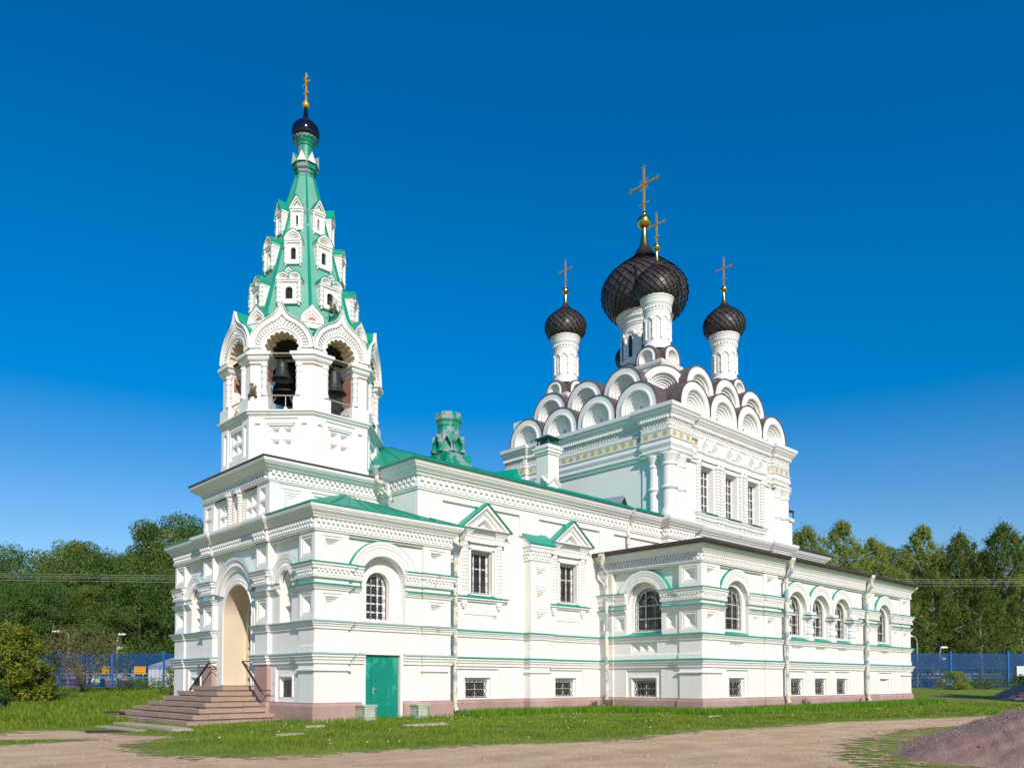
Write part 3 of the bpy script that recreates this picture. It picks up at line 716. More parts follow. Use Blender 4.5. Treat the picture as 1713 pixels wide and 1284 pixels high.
for i, u in enumerate((21.9, 24.225, 26.675, 29.0)):        # squat baluster columns between the arches
    x, y = fa.xy(u, -.03)
    s = MB()
    s.lathe(x, y, [(.26, 3.27), (.26, 3.48), (.20, 3.5), (.20, 3.58), (.26, 3.62), (.27, 3.82), (.20, 3.92), (.24, 3.96), (.24, 4.0), (.19, 4.04), (.2, 4.12), (.29, 4.34), (.29, 4.4)], 14)
    s.box(fa, u-.36, u+.36, -.35, .30, 4.40, 4.50); s.box(fa, u-.32, u+.32, -.35, .22, 4.50, AZ0); s.box(fa, u-.3, u+.3, -.35, -.12, B3, 4.4)
    recenter(part(s, 'baluster_column', 'white_trim'))
    flash.prism([fa.p(u-.4, .34, 4.50), fa.p(u+.4, .34, 4.50), fa.p(u+.36, -.1, 4.50), fa.p(u-.36, -.1, 4.50)], [fa.p(u-.4, .34, 4.525), fa.p(u+.4, .34, 4.525), fa.p(u+.36, -.1, 4.56), fa.p(u-.36, -.1, 4.56)])
wall.slab(fa, 29.32, 30.5, B3, 4.4, -.1, 0, [wall.coffer(fa, 29.6, 30.2, 3.5, 4.16, 0)]); wall.box(fa, 29.32, 30.5, -.1, 0, 4.4, AZ0)
wall.box(fa, 21.06, 21.5, -.1, 0, B3, AZ0)
# lower storey with basement windows
bwu = [17.6, 23.0, 25.45, 27.85, 33.3]
bl = ['grilled basement window under the corner bay of the annex', 'left grilled basement window under the triple arcade', 'middle grilled basement window under the triple arcade', 'right grilled basement window under the triple arcade', None]
bh = [basement_window(fa, u, .5, .66, 1.34, 0, bl[i], blind=i == 4, panel=.2) for i, u in enumerate(bwu)]
sp_ = []
def subpanel(fr, u0, u1, d, k=3):
    h = rect(u0, u1, 2.52, 2.98); wall.reveal(fr, h, d, d-.06)
    st = (u1-u0-.1)/k; hh = [wall.coffer(fr, u0+.09+st*i, u0+.01+st*(i+1), 2.6, 2.92, d-.06, .1) for i in range(k)]
    wall.tess(fr, [h]+hh, d-.06); return h
sp_ = [subpanel(fa, c-.55, c+.55, 0) for c in (17.6, 23.0, 25.45, 27.9, 33.3)]
wall.slab(fa, AX0, AX1, ZG-.4, B3, -.3, 0, bh+sp_)
for a, b in ((AX0, AX0+1.32), (W1-1.25, W1), (M1+.05, M1+1.3), (AX1-1.32, AX1)): wall.box(fa, a, b, 0, .07, ZG-.3, B3)
# west face of the annex
w_ = dict(hw=.72, z0=3.50, zs=4.62, nv=3, hz=(4.05, 4.62), grill='fan', label='wide arched annex window facing the entrance side'); bay(faw, -.75, 4.75, .93, 1.02, 1.86, .93, w_, rec=-.16, seconds=(2, 2), nd=.3, rv=.16)
hb = basement_window(faw, 1.82, .55, .66, 1.34, 0, 'grilled basement window in the short west face of the annex', panel=.2)
wall.slab(faw, -.75, 4.75, ZG-.4, B3, -.3, 0, [hb, subpanel(faw, 1.15, 2.55, 0)]); wall.box(faw, 3.73, 4.75, 0, .07, ZG-.3, B3); wall.box(faw, -.75, -.16+.34, 0, .07, ZG-.3, B3)
wall.box(WF(AX1-.3), -NY, 4.75, -.3, 0, 0, 6.3)
CA = [(AX0-.07, AY-.07)]
wall.box(SF(0), AX0-.067, AX0+.06, -AY-.06, -AY+.067, ZG-.3, 6.2); wall.box(SF(0), AX1-.06, AX1+.067, -AY-.06, -AY+.067, ZG-.3, 6.2)
wA = P(faw, (-.7, .07), (.18, .07), (.18, 0), (.95, 0)); wB = P(faw, (2.77, 0), (3.73, 0), (3.73, .07))
sA = P(fa, (AX0+1.32, .07), (AX0+1.32, 0), (16.7, 0)); sB = P(fa, (18.5, 0), (W1-1.25, 0), (W1-1.25, .07), (W1, .07), (W1, 0), (22.15, 0)); sC = P(fa, (28.75, 0), (M1+.05, 0), (M1+.05, .07), (M1+1.3, .07), (M1+1.3, 0), (32.4, 0))
sD = P(fa, (34.2, 0), (AX1-1.32, 0), (AX1-1.32, .07), (AX1, .07))+[(AX1+.07, AY-.07), (AX1+.07, AY+1)]
for p in (wA, wB+CA+sA, sB, sC, sD):
    trim.sweep(p, mould_prof(AZ0)); trim.check(p, AZ0+.1, AZ0+.27, .06, .14, .15); flash.sweep(p, flash_prof(AZ1, .20))
for p in (P(faw, (-.7, .07), (.18, .07), (.18, 0), (.92, 0)), P(faw, (2.80, 0), (3.73, 0), (3.73, .07))+CA+P(fa, (AX0+1.32, .07), (AX0+1.32, 0), (16.63, 0)), P(fa, (18.57, 0), (W1-1.25, 0), (W1-1.25, .07), (W1, .07), (W1, 0), (21.7, 0)), P(fa, (29.2, 0), (M1+.05, 0), (M1+.05, .07), (M1+1.3, .07), (M1+1.3, 0), (32.33, 0)), P(fa, (34.27, 0), (AX1-1.32, 0), (AX1-1.32, .07), (AX1, .07))+[(AX1+.07, AY-.07), (AX1+.07, AY+1)]):
    trim.sweep(p, belt_prof(4.30, 4.45, .13)); flash.sweep(p, flash_prof(4.47, .14))
al = P(faw, (-.7, .07), (.18, .07), (.18, 0), (3.73, 0), (3.73, .07))+CA+P(fa, (AX0+1.32, .07), (AX0+1.32, 0), (W1-1.25, 0), (W1-1.25, .07), (W1, .07), (W1, 0), (M1+.05, 0), (M1+.05, .07), (M1+1.3, .07), (M1+1.3, 0), (AX1-1.32, 0), (AX1-1.32, .07), (AX1, .07))+[(AX1+.07, AY-.07), (AX1+.07, .6)]
trim.sweep(al, belt_prof(3.03, B3, .15)); flash.sweep(al, flash_prof(B3+.02, .16)); trim.sweep(al, belt_prof(1.90, B4, .16)); flash.sweep(al, flash_prof(B4+.02, .17))
trim.sweep(al, [(0, 2.25), (.03, 2.25), (.03, 2.46), (0, 2.48)])
plinth.sweep(al, [(0, -.4), (.09, -.4), (.09, .5), (.055, .58), (.055, ZG), (0, ZG+.005)])
for q in (P(faw, (3.73, 0), (3.73, .07))+CA+P(fa, (AX0+1.32, .07), (AX0+1.32, 0)), P(fa, (AX1-1.32, 0), (AX1-1.32, .07), (AX1, .07))):
    trim.sweep(q, [(0, 1.62), (.08, 1.66), (.08, 1.71), (0, 1.73)])
for c in (17.6, 23.0, 25.45, 27.9, 33.3): flash.prism([fa.p(c-.78, -.34, 3.29), fa.p(c+.78, -.34, 3.29), fa.p(c+.95, .1, 3.27), fa.p(c-.95, .1, 3.27)], [fa.p(c-.74, -.37, 3.54), fa.p(c+.74, -.37, 3.54), fa.p(c+.95, .1, 3.30), fa.p(c-.95, .1, 3.30)])
flash.prism([faw.p(.85, -.34, 3.29), faw.p(2.6, -.34, 3.29), faw.p(2.8, .1, 3.27), faw.p(.7, .1, 3.27)], [faw.p(1.14, -.45, 3.52), faw.p(2.58, -.45, 3.52), faw.p(2.9, .1, 3.30), faw.p(.82, .1, 3.30)])
ca = [(AX0-.07, NY+.05)]+CA+P(fa, (AX1, .07))+[(AX1+.07, AY-.07), (AX1+.07, .7)]
cor = MB(); cor.sweep(ca, cornice_prof(6.19, 7.0, .36)); cor.check(ca, 6.32, 6.57, .04, .125, .155); part(cor, 'cornice', 'white_trim')
rz = 7.04; e = .46
ra = [(AX0-e, NY+.1, rz), (AX0-e, AY-e, rz), (AX1+e, AY-e, rz), (AX1+e, NY, rz), (AX1-3.2, NY-.1, 8.0), (AX0+4.2, NY-.1, 8.0)]
roof('annex_roof', 'brown_roof', [[ra[1], ra[2], ra[4], ra[5]], [ra[0], ra[1], ra[5]], [ra[2], ra[3], ra[4]]], .10, seams=[(ra[1], ra[2], ra[5], ra[4], 34)])
m = MB(); m.prism([(AX0+1.8, NY-.13, 7.44), (AX0+4.4, NY-.13, 8.0), (AX0+6.0, NY-.13, 8.0), (AX0+5.6, NY-1.0, 7.84), (AX0+3.6, NY-1.2, 7.72)], [(AX0+1.8, NY-.13, 7.56), (AX0+4.4, NY-.13, 8.12), (AX0+6.0, NY-.13, 8.08), (AX0+5.6, NY-1.0, 7.89), (AX0+3.6, NY-1.2, 7.78)]); part(m, 'roof_patch', 'rust_roof', label='rusty patch of the low brown roof against the nave wall')
gut = MB(); gut.sweep([(AX0-.07, NY)]+CA+P(fa, (AX1, .07))+[(AX1+.07, AY-.07)], [(.36, 6.93), (.44, 6.88), (.52, 6.93), (.52, 7.05), (.44, 7.08), (.36, 7.05)]); part(gut, 'gutter', 'brown_roof')

part(wall, 'annex_wall', 'white_plaster'); part(trim, 'annex_moulding', 'white_trim'); part(flash, 'annex_flashing', 'green_flash', label='thin green sheet-metal flashing on the ledges'); part(plinth, 'annex_plinth', 'pink_granite', label='pink granite foot of the walls')
# ---------------------------------------------------------------- central cube
KX, KY = 25.52, 5.97
HX = 5.72                                     # half width of the walls
kx0, kx1, ky0, ky1 = KX-HX, KX+HX, KY-HX, KY+HX
fk, fkw = SF(ky0), WF(kx0)
pale = MB(); pale.box(fkw, -ky1, -ky0, -.3, 0, 8.0, 15.0); part(pale, 'west_wall', 'pale_wall', label='pale plain west wall of the cube above the green nave roof')
cube = MB()
wc = [23.1, 25.48, 27.8]
wh = [rect(c-.57, c+.57, 10.12, 12.52) for c in wc]
cube.slab(fk, kx0+.3, kx1, 8.0, 15.0, -.3, 0, wh)
cube.box(SF(ky1), kx0, kx1, -0., .3, 8.0, 15.0); cube.box(WF(kx1-.3), -ky1, -ky0-.3, -.3, 0, 8.0, 15.0)
for i, c in enumerate(wc):
    cube.reveal(fk, wh[i], 0, -.27, rect(c-.53, c+.53, 10.16, 12.5))
    o = window(fk, c, .53, 10.16, 12.5, -.27, False, 3, (10.6, 11.1, 11.62, 12.05), 'none', ['left', 'middle', 'right'][i]+' tall white-framed window high on the cube')
    for ch in list(o.children):
        if ch.name.startswith('grille'): bpy.data.objects.remove(ch)
part(cube, 'wall', 'white_trim')
ent = MB()
cb = 1.5
def brk(d0, d1):  # plan path with corner breaks
    k = cb
    pts = [(kx0-d0, ky1-k), (kx0-d1, ky1-k), (kx0-d1, ky1+d1)]
    W = [(kx0-d1+.0, ky1+d1), (kx0-d1, ky1-k), (kx0-d0, ky1-k), (kx0-d0, ky0+k), (kx0-d1, ky0+k), (kx0-d1, ky0-d1)]
    S = [(kx0+k, ky0-d1), (kx0+k, ky0-d0)]
    if d0: S += []
    S2 = [(kx1-k, ky0-d0), (kx1-k, ky0-d1), (kx1+d1, ky0-d1), (kx1+d1, ky0+k)]
    return W, S, S2
W_, S_, S2_ = brk(.06, .26)
full = W_+S_+S2_
zt = 13.42
ent.sweep(full, [(0, 14.02), (.05, 14.02), (.05, 14.08), (.02, 14.1), (.02, 14.32), (.10, 14.34), (.14, 14.42), (.14, 14.50), (.24, 14.62), (.26, 14.68), (.30, 14.70), (.36, 14.84), (.40, 14.86), (.42, 15.04), (-.6, 15.06)])
ent.check(full, 14.10, 14.32, .0, .09, .19); ent.dentils(full, 14.36, 14.49, .1, .2, .16, .08)
for pth in (W_+S_[:1]+[(kx0+2.35, ky0-.26)], S2_[1:]):
    ent.dentils(pth, 13.84, 14.0, -.02, .06, .12, .06)
a1 = W_+S_+[(kx0+2.45, ky0-.06)]; a2 = [(kx1-2.0, ky0-.06)]+S2_
for pth in (a1, a2):
    ent.sweep(pth, [(0, 13.82), (.05, 13.83), (.05, 13.86), (0, 13.88)]); ent.sweep(pth, [(0, 12.98), (.04, 13.0), (.1, 13.1), (.1, 13.2), (.06, 13.24), (.06, 13.36), (.12, 13.40), (.12, 13.43), (0, 13.45)])
    ent.sweep(pth, [(0, 12.6), (.02, 12.6), (.05, 12.72), (.12, 12.78), (.12, 12.84), (0, 12.88)])
# corner entablature blocks and pads behind the columns
for (x, y) in ((kx0, ky0), (kx1, ky0), (kx0, ky1)):
    sx = 1 if x < KX else -1; sy = 1 if y < KY else -1
    xa, xb = sorted((x-sx*.26, x+sx*cb)); ya, yb = sorted((y-sy*.26, y+sy*cb))
    ent.box(SF(0), xa, xb, -yb, -ya, 12.62, 14.1)
    xa, xb = sorted((x-sx*.08, x+sx*1.6)); ya, yb = sorted((y-sy*.08, y+sy*1.6)); ent.box(SF(0), xa, xb, -yb, -ya, 8.6, 12.62)
ent.box(fk, kx0+cb, kx1-cb, 0, .06, 12.62, 14.1); ent.box(fkw, -ky1+cb, -ky0-cb, 0, .06, 12.62, 14.1)
ent.sweep([(kx0-.1, ky0+1.7), (kx0-.1, ky0-.1), (kx1+.1, ky0-.1)], [(0, 8.9), (.1, 9.0), (.2, 9.28), (.2, 9.36), (0, 9.42)])
part(ent, 'entablature', 'white_trim')
colp = [(.50, 9.40), (.50, 9.66), (.44, 9.7), (.42, 9.82), (.36, 9.9), (.36, 10.82), (.42, 10.86), (.46, 10.93), (.42, 11.0), (.36, 11.04), (.34, 12.02), (.4, 12.06), (.4, 12.14), (.36, 12.2), (.44, 12.42), (.52, 12.58), (.52, 12.63)]
for x, y, q in ((kx0+.0, ky0+.0, 1), (kx0+.86, ky0+.0, .78), (kx0+.0, ky0+.9, .78), (kx1, ky0, 1), (kx1-.86, ky0, .78), (kx0, ky1, 1), (kx0, ky1-.9, .78)):
    m = MB(); m.lathe(x, y, [(r*q, z) for r, z in colp], 20); recenter(part(m, 'corner_column', 'white_trim', smooth=False))
# tile frieze: pale tiles with yellow rosettes
for pth in (a1, a2):
    tl = MB(); tl.sweep(pth, [(0, 13.46), (.035, 13.46), (.035, 13.80), (0, 13.80)])
    t_ = part(tl, 'tile_frieze', 'tile_ground', label='frieze of pale tiles with yellow rosettes')
    for i in range(len(pth)-1):
        p, q = pth[i], pth[i+1]; L = math.hypot(q[0]-p[0], q[1]-p[1])
        if L < .45: continue
        fr = Fr(p[0], p[1], math.atan2(q[1]-p[1], q[0]-p[0])); n = max(1, round(L/.52)); st = L/n
        for j in range(n):
            u = (j+.5)*st; z = 13.63
            pts = [(u+(.165 if h % 2 else .125)*math.cos(PI*h/8), z+(.165 if h % 2 else .125)*math.sin(PI*h/8)) for h in range(16)]
            ro_ = MB(); ro_.tess(fr, [pts], .042)
            for su in (-1, 1):
                for sz in (-1, 1): ro_.tess(fr, [[(u+su*.2+.025*math.cos(PI*h/3), z+sz*.13+.025*math.sin(PI*h/3)) for h in range(6)]], .041)
            ro_.build('tile_rosette', 'tile_yellow', t_)
# window surrounds on the south wall
su = MB()
for c in wc:
    su.box(fk, c-.68, c+.68, 0, .07, 12.56, 12.66); su.box(fk, c-.66, c-.58, 0, .05, 10.1, 12.56); su.box(fk, c+.58, c+.66, 0, .05, 10.1, 12.56)
for u in (22.27, 24.08, 24.46, 26.44, 26.82, 28.72):
    x, y = fk.xy(u, .06); pr = [(.17, 10.0), (.17, 10.16)]; z = 10.18
    while z < 12.55:
        pr += [(.115, z), (.115, z+.06), (.155, z+.09), (.155, z+.115), (.115, z+.145)]; z += .165
    pr += [(.17, 12.62), (.17, 12.8), (.14, 12.84)]
    su.lathe(x, y, pr, 10)
ep = P(fk, (22.05, 0), (22.05, .17), (22.5, .17), (22.5, .1), (23.88, .1), (23.88, .17), (24.66, .17), (24.66, .1), (26.24, .1), (26.24, .17), (27.02, .17), (27.02, .1), (28.5, .1), (28.5, .17), (28.95, .17), (28.95, 0))
su.sweep(ep, [(0, 12.8), (.04, 12.82), (.02, 12.9), (.02, 13.1), (.08, 13.16), (.10, 13.26), (.10, 13.32), (0, 13.36)])
su.sweep(ep, [(0, 9.72), (.02, 9.74), (.02, 9.86), (.06, 9.9), (.10, 9.98), (.10, 10.03), (0, 10.06)])
sill = P(fk, (22.0, .0), (22.0, .1), (29.0, .1), (29.0, 0)); su.dentils(sill, 9.58, 9.68, -.06, .02, .13, .07); su.sweep(sill, [(-.08, 9.5), (.0, 9.5), (.0, 9.56), (-.08, 9.56)])
for u in (22.27, 24.08, 24.46, 26.44, 26.82, 28.72):
    for k, (w2, z0, z1) in enumerate(((.13, 9.6, 9.72), (.09, 9.5, 9.6), (.05, 9.42, 9.5))): su.box(fk, u-w2, u+w2, 0, .14-.03*k, z0, z1)
g = ogee(.34, 16)
for c in wc:
    for s in (-1, 1):
        u = c+s*.47
        su.arc(fk, u, 13.34, [(.47, .02), (.47, .24), (.38, .24), (.37, .20), (.30, .20), (.29, .16), (.22, .16), (.22, .10), (0, .10)], n=28, g=lambda t, r: 1+(g(t, r)-1)*(r/.47)**1.5)
        su.arcdent(fk, u, 13.34, .1, .2, .1, .15, 0, 180, 9, .5)
for a, b in zip(wc[:-1], wc[1:]):
    su.box(fk, a+.95, b-.95, 0, .1, 13.36, 13.5)
part(su, 'window_surround', 'white_trim')
gsill = MB()
for c in wc: gsill.prism([fk.p(c-.57, -.3, 10.13), fk.p(c+.57, -.3, 10.13), fk.p(c+.75, .28, 10.06), fk.p(c-.75, .28, 10.06)], [fk.p(c-.57, -.3, 10.17), fk.p(c+.57, -.3, 10.17), fk.p(c+.75, .28, 10.09), fk.p(c-.75, .28, 10.09)])
gsill.sweep(ep, [(-.02, 10.075), (.12, 10.05), (.12, 10.03), (-.02, 10.03)]); part(gsill, 'window_sill', 'green_worn')
# ---------------------------------------------------------------- kokoshniki
def kok(fr, uc, z0, Rk, stilt, dep, name='kokoshnik', cross=True, roofmat='gable_metal'):
    m = MB(); zc = z0+stilt
    pr = [(Rk, -dep), (Rk, 0), (.76*Rk, 0), (.75*Rk, .05), (.69*Rk, .06), (.66*Rk, .03), (.65*Rk, -.10), (.565*Rk, -.10), (.555*Rk, -.2), (.47*Rk, -.2), (.46*Rk, -.3), (.375*Rk, -.3), (.365*Rk, -.38), (.27*Rk, -.38), (.26*Rk, -.43), (0, -.43)]
    pr = [(r, d if d > -.1 else -abs(d)*min(1, Rk/1.1)) if i else (r, -dep) for i, (r, d) in enumerate(pr)]
    m.arc(fr, uc, zc, pr, 0, 180, 32)
    k = len(pr)
    for s in (-1, 1):       # straight feet below the springing
        vs = [fr.p(uc+s*r, d, z) for z in (z0, zc) for r, d in pr]
        m.add(vs, [(a, a+1, k+a+1, k+a) for a in range(k-1)])
    m.poly([fr.p(uc-.3*Rk, -.42*min(1, Rk/1.1), z0+.01), fr.p(uc+.3*Rk, -.42*min(1, Rk/1.1), z0+.01), fr.p(uc+.99*Rk, 0, z0+.01), fr.p(uc-.99*Rk, 0, z0+.01)])
    o = part(m, name, 'white_trim')
    rf = MB(); rf.arc(fr, uc, zc, [(Rk+.002, -dep), (Rk+.002, .04), (Rk+.045, .04), (Rk+.045, -dep)], 0, 180, 32)
    for s in (-1, 1):
        vs = [fr.p(uc+s*r, d, z) for z in (z0, zc) for r, d in ((Rk+.002, -dep), (Rk+.002, .04), (Rk+.045, .04), (Rk+.045, -dep))]
        rf.add(vs, [(0, 1, 5, 4), (1, 2, 6, 5), (2, 3, 7, 6)])
    rf.build('kokoshnik_roof', roofmat, o)
    if cross:
        c = MB(); q = -.425*min(1, Rk/1.1); zz = z0+.24*Rk
        c.box(fr, uc-.02, uc+.02, q, q+.02, zz-.09, zz+.09); c.box(fr, uc-.08, uc+.08, q, q+.018, zz-.02, zz+.02); c.build('little_cross', 'green_worn', o)
    return recenter(o)
k1 = SF(ky0-.26-.16); k1w = WF(kx0-.26-.16)
for q in (-4.0, -1.333, 1.333, 4.0):
    kok(SF(ky0-.42), KX+q, 15.05, 1.31, .22, 2.2); kok(WF(kx0-.42), -(KY+q), 15.05, 1.31, .22, 2.2)
for q in (-2.667, 0, 2.667):
    kok(SF(ky0+.16), KX+q, 15.9, 1.27, .72, 3); kok(WF(kx0+.16), -(KY+q), 15.9, 1.27, .72, 3)
dg = Fr(kx0+1.25, ky0+1.25, -PI/4); kok(dg, 0, 16.0, 1.17, .62, 2.4)
core = MB(); core.box(SF(0), kx0+.5, kx1-.3, -(ky1-.3), -(ky0+.5), 14.9, 15.97); core.box(SF(0), kx0+1.95, kx1-1.9, -(ky1-1.9), -(ky0+1.95), 15.9, 17.75)
core.box(SF(0), kx0-.2, kx1+.3, -(ky1+.3), -(ky0-.2), 14.95, 15.055)
part(core, 'upper_roof', 'gable_metal')
for x, y in ((kx1-.9, ky0+.5), (kx0+.5, ky1-.9)):   # end walls of the stepped gables
    m = MB(); m.box(SF(0), x-.3, x+.9, -(y+.9), -(y-.3), 15, 16.9); part(m, 'gable_return', 'white_trim')
# ---------------------------------------------------------------- drums, domes, crosses
def cross(x, y, z0, z1, half, parent, mat='cross_bronze', rays=True):
    m = MB(); h = z1-z0; r = .029*h/2.0+.014
    m.box(SF(0), x-r*.7, x+r*.7, -(y+r), -(y-r), z0, z1)
    zb = z0+.64*h
    m.box(SF(0), x-r*.6, x+r*.6, -(y+half), -(y-half), zb-r, zb+r)
    fr = WF(x)
    for (u, z) in ((-y-half, zb), (-y+half, zb), (-y, z1)):         # trefoil ends
        for du, dz in ((0, 0), (.09*h/2, 0), (-.09*h/2, 0), (0, .09*h/2), (0, -.09*h/2)):
            m.lathe(*fr.xy(u+du, 0), [(.001, z+dz-.05*h/2.6), (.045*h/2.4, z+dz), (.001, z+dz+.05*h/2.6)], 8, caps=False)
    if rays:
        for k in range(4):
            a = PI/4+k*PI/2
            for da in (-.22, 0, .22):
                L = .19*h*(1 if da == 0 else .8); c_, s_ = math.cos(a+da), math.sin(a+da)
                m.tube([fr.p(-y+c_*.03, 0, zb+s_*.03), fr.p(-y+c_*L, 0, zb+s_*L)], .012*h/2.4, 4, .004)
    m.box(fr, -y-half*.36, -y+half*.36, -r*.55, r*.55, z0+.24*h-r*.6, z0+.24*h+r*.6)
    m.lathe(x, y, [(r*1.1, z0), (r*1.9, z0+.03*h), (r*1.1, z0+.06*h)], 8)
    return m.build('cross', mat, parent)
drg = random.Random(9)
def dome(x, y, rows, ncol, name='onion_dome', label=None):
    """rows: silhouette (r, z); covered in diamond shingles"""
    m = MB(); pf = spline(rows, 8)
    m.lathe(x, y, [(max(r-.03, .02), z) for r, z in pf], 40)
    L = [0]
    for a, b in zip(pf[:-1], pf[1:]): L.append(L[-1]+math.hypot(a[0]-b[0], a[1]-b[1]))
    def at(t):
        t = max(0, min(t, L[-1]-1e-6)); i = max(k for k in range(len(L)) if L[k] <= t); i = min(i, len(pf)-2)
        q = (t-L[i])/(L[i+1]-L[i]+1e-9); return pf[i][0]+(pf[i+1][0]-pf[i][0])*q, pf[i][1]+(pf[i+1][1]-pf[i][1])*q
    t = -.02; row = 0; da = 2*PI/ncol
    # row height follows the local radius so the shingles stay diamond shaped
    while t < L[-1]:
        r = at(t+.01)[0]; hgt = max(r*da*.52, .05)
        for i in range(ncol):
            a = da*(i+.5*(row % 2)); pts = []; j1, j2, j3 = drg.uniform(-.022, .022), drg.uniform(-.012, .012), drg.uniform(-.012, .012)
            for (aa, tt, out) in ((a, t, .060+j1), (a+da/2, t+hgt, .020+j2), (a, t+2*hgt, -.012), (a-da/2, t+hgt, .020+j3)):
                rr, zz = at(tt); rr += out*min(1, max(r, .25)/1.4)*1.5; pts.append((x+rr*math.cos(aa), y+rr*math.sin(aa), zz))
            m.add(pts, [(0, 1, 2, 3)])
        t += hgt; row += 1
    return part(m, name, 'dome_shingle', label=label)
def finial(x, y, zb, rb, zt_, rt, zo, ro, parent, mat='gold'):
    m = MB(); m.lathe(x, y, spline([(rb, zb), (rb*.72, zb+.22*(zt_-zb)), (rt*1.25, zb+.65*(zt_-zb)), (rt, zt_)], 5)+[(rt*.9, zo-ro)], 20)
    m.lathe(x, y, [(ro*math.sin(PI*i/14)+.001, zo-ro*math.cos(PI*i/14)) for i in range(15)], 24); m.lathe(x, y, [(ro*.45, zo+ro*.8), (ro*.25, zo+ro*1.5)], 12)
    return m.build('finial', mat, parent, True)
def drum(x, y, r, z0, zn, z1, r1, n, win=False):
    m = MB()
    H_ = zn-z0
    m.lathe(x, y, [(r*1.12, z0-.25), (r*1.12, z0-.02), (r*1.03, z0+.05), (r, z0+.1), (r, zn-.28*0), (r*1.03, zn), (r*1.03, zn+.06), (r*.99, zn+.1), (r*1.02, zn+.3*(z1-zn)), (r*1.14, zn+.5*(z1-zn)), (r*1.14, zn+.58*(z1-zn)), (r1*.96, zn+.8*(z1-zn)), (r1, zn+.86*(z1-zn)), (r1, z1-.02), (r1*.9, z1)], 40)
    for i in range(n):
        a = 2*PI*i/n+PI/n+.3; fr = Fr(x+r*math.cos(a), y+r*math.sin(a), a+PI/2)
        hw = r*PI/n*.86
        m.arc(fr, 0, z0+.72*H_, [(hw, -.1), (hw, .05), (hw*.72, .05), (hw*.72, -.1)], n=12)
        b = a+PI/n; q = (r+.015); cx_, cy_ = x+q*math.cos(b), y+q*math.sin(b); k = .055*r/.72*1.1
        m.lathe(cx_, cy_, [(k, z0+.16*H_), (k*1.1, z0+.2*H_), (k*.8, z0+.24*H_), (k*.8, z0+.42*H_), (k*1.2, z0+.46*H_), (k*.8, z0+.5*H_), (k*.8, z0+.66*H_), (k*1.25, z0+.72*H_)], 8)
        if not win: m.box(fr, -.02, .02, 0, .012, z0+.2*H_, z0+.66*H_)
    nd = int(2*PI*r/.16)
    for i in range(nd):
        a = 2*PI*i/nd; fr = Fr(x+r*1.0*math.cos(a), y+r*1.0*math.sin(a), a+PI/2)
        m.box(fr, -.035*r/.72, .035*r/.72, -.05, .07, zn+.16*(z1-zn), zn+.30*(z1-zn))
        fr = Fr(x+r1*math.cos(a), y+r1*math.sin(a), a+PI/2); m.add([fr.p(-.05, .01, z1), fr.p(.05, .01, z1), fr.p(0, .012, z1+.09)], [(0, 1, 2)])
    o = part(m, 'drum', 'white_trim')
    if win:
        w2 = MB()
        for i in range(n):
            a = 2*PI*i/n+PI/n+.3; fr = Fr(x+r*math.cos(a), y+r*math.sin(a), a+PI/2)
            w2.tess(fr, [archpoly(0, .13, z0+.16*H_, z0+.68*H_, 8)], .014)
        w2.build('slit_windows', 'glass', o)
    return o
def onion(r0, z0, rm, zm, rt, zt_):
    h = zt_-zm
    return [(r0, z0), (r0+(rm-r0)*.55, z0+(zm-z0)*.28), (rm*.985, z0+(zm-z0)*.68), (rm, zm), (rm*.95, zm+.16*h), (rm*.80, zm+.34*h), (rm*.58, zm+.5*h), (rm*.385, zm+.64*h), (rm*.25, zm+.8*h), (rt, zt_)]
DX, DY, DD = 25.5, 6.0, 3.37
drum(DX, DY, 1.36, 20.1, 22.35, 23.25, 1.72, 10, True)
o = dome(DX, DY, [(1.66, 23.12), (2.16, 23.55), (2.48, 24.1), (2.58, 24.6), (2.50, 25.1), (2.15, 25.64), (1.54, 26.2), (.95, 26.66), (.60, 27.02), (.42, 27.4)], 30, label='largest dark shingled onion dome in the middle')
finial(DX, DY, 27.3, .45, 28.72, .15, 29.1, .42, o); cross(DX, DY, 29.5, 32.5, 1.0, o); recenter(o)
nm = ['small dark onion dome in front of the large one', 'small dark onion dome at the far right', 'small dark onion dome on the left', 'small dark onion dome hidden behind the large one']
for (x, y), lb in zip(((DX-DD, DY-DD), (DX+DD, DY-DD), (DX-DD, DY+DD), (DX+DD, DY+DD)), nm):
    drum(x, y, .71, 19.35, 21.2, 22.05, .91, 10)
    o = dome(x, y, [(.84, 21.95), (1.05, 22.15), (1.19, 22.42), (1.235, 22.68), (1.19, 22.95), (1.02, 23.22), (.73, 23.5), (.45, 23.72), (.28, 23.9), (.19, 24.07)], 22, label=lb)
    finial(x, y, 24.0, .20, 24.66, .075, 24.92, .205, o); cross(x, y, 25.1, 26.8, .5, o, rays=False); recenter(o)
    for ang, vis in ((0, 1), (-PI/2, 1), (PI/2, 0), (PI, 0)):
        a = ang; fr = Fr(0, 0, a); fr.o = (x+fr.n[0]*.97, y+fr.n[1]*.97)
        kok(fr, 0, 18.3, .64, .22, .9, cross=False)
    m = MB(); m.sweep([(x-.88, y+.88), (x-.88, y-.88), (x+.88, y-.88), (x+.88, y+.88)], [(0, 17.4), (0, 18.0), (.06, 18.08), (.1, 18.2), (.1, 18.28), (-.7, 18.3)], closed=True); part(m, 'pedestal', 'white_trim')
    m = MB(); m.lathe(x, y, [(.5, 18.3), (.55, 18.9), (.68, 19.25)], 8, PI/8); part(m, 'pedestal_roof', 'brown_roof')
for i in range(8):
    a = -PI/8+i*PI/4+PI/8; fr = Fr(0, 0, a); fr.o = (DX+fr.n[0]*1.72, DY+fr.n[1]*1.72); kok(fr, 0, 18.2, .74, .95, .9, cross=False)
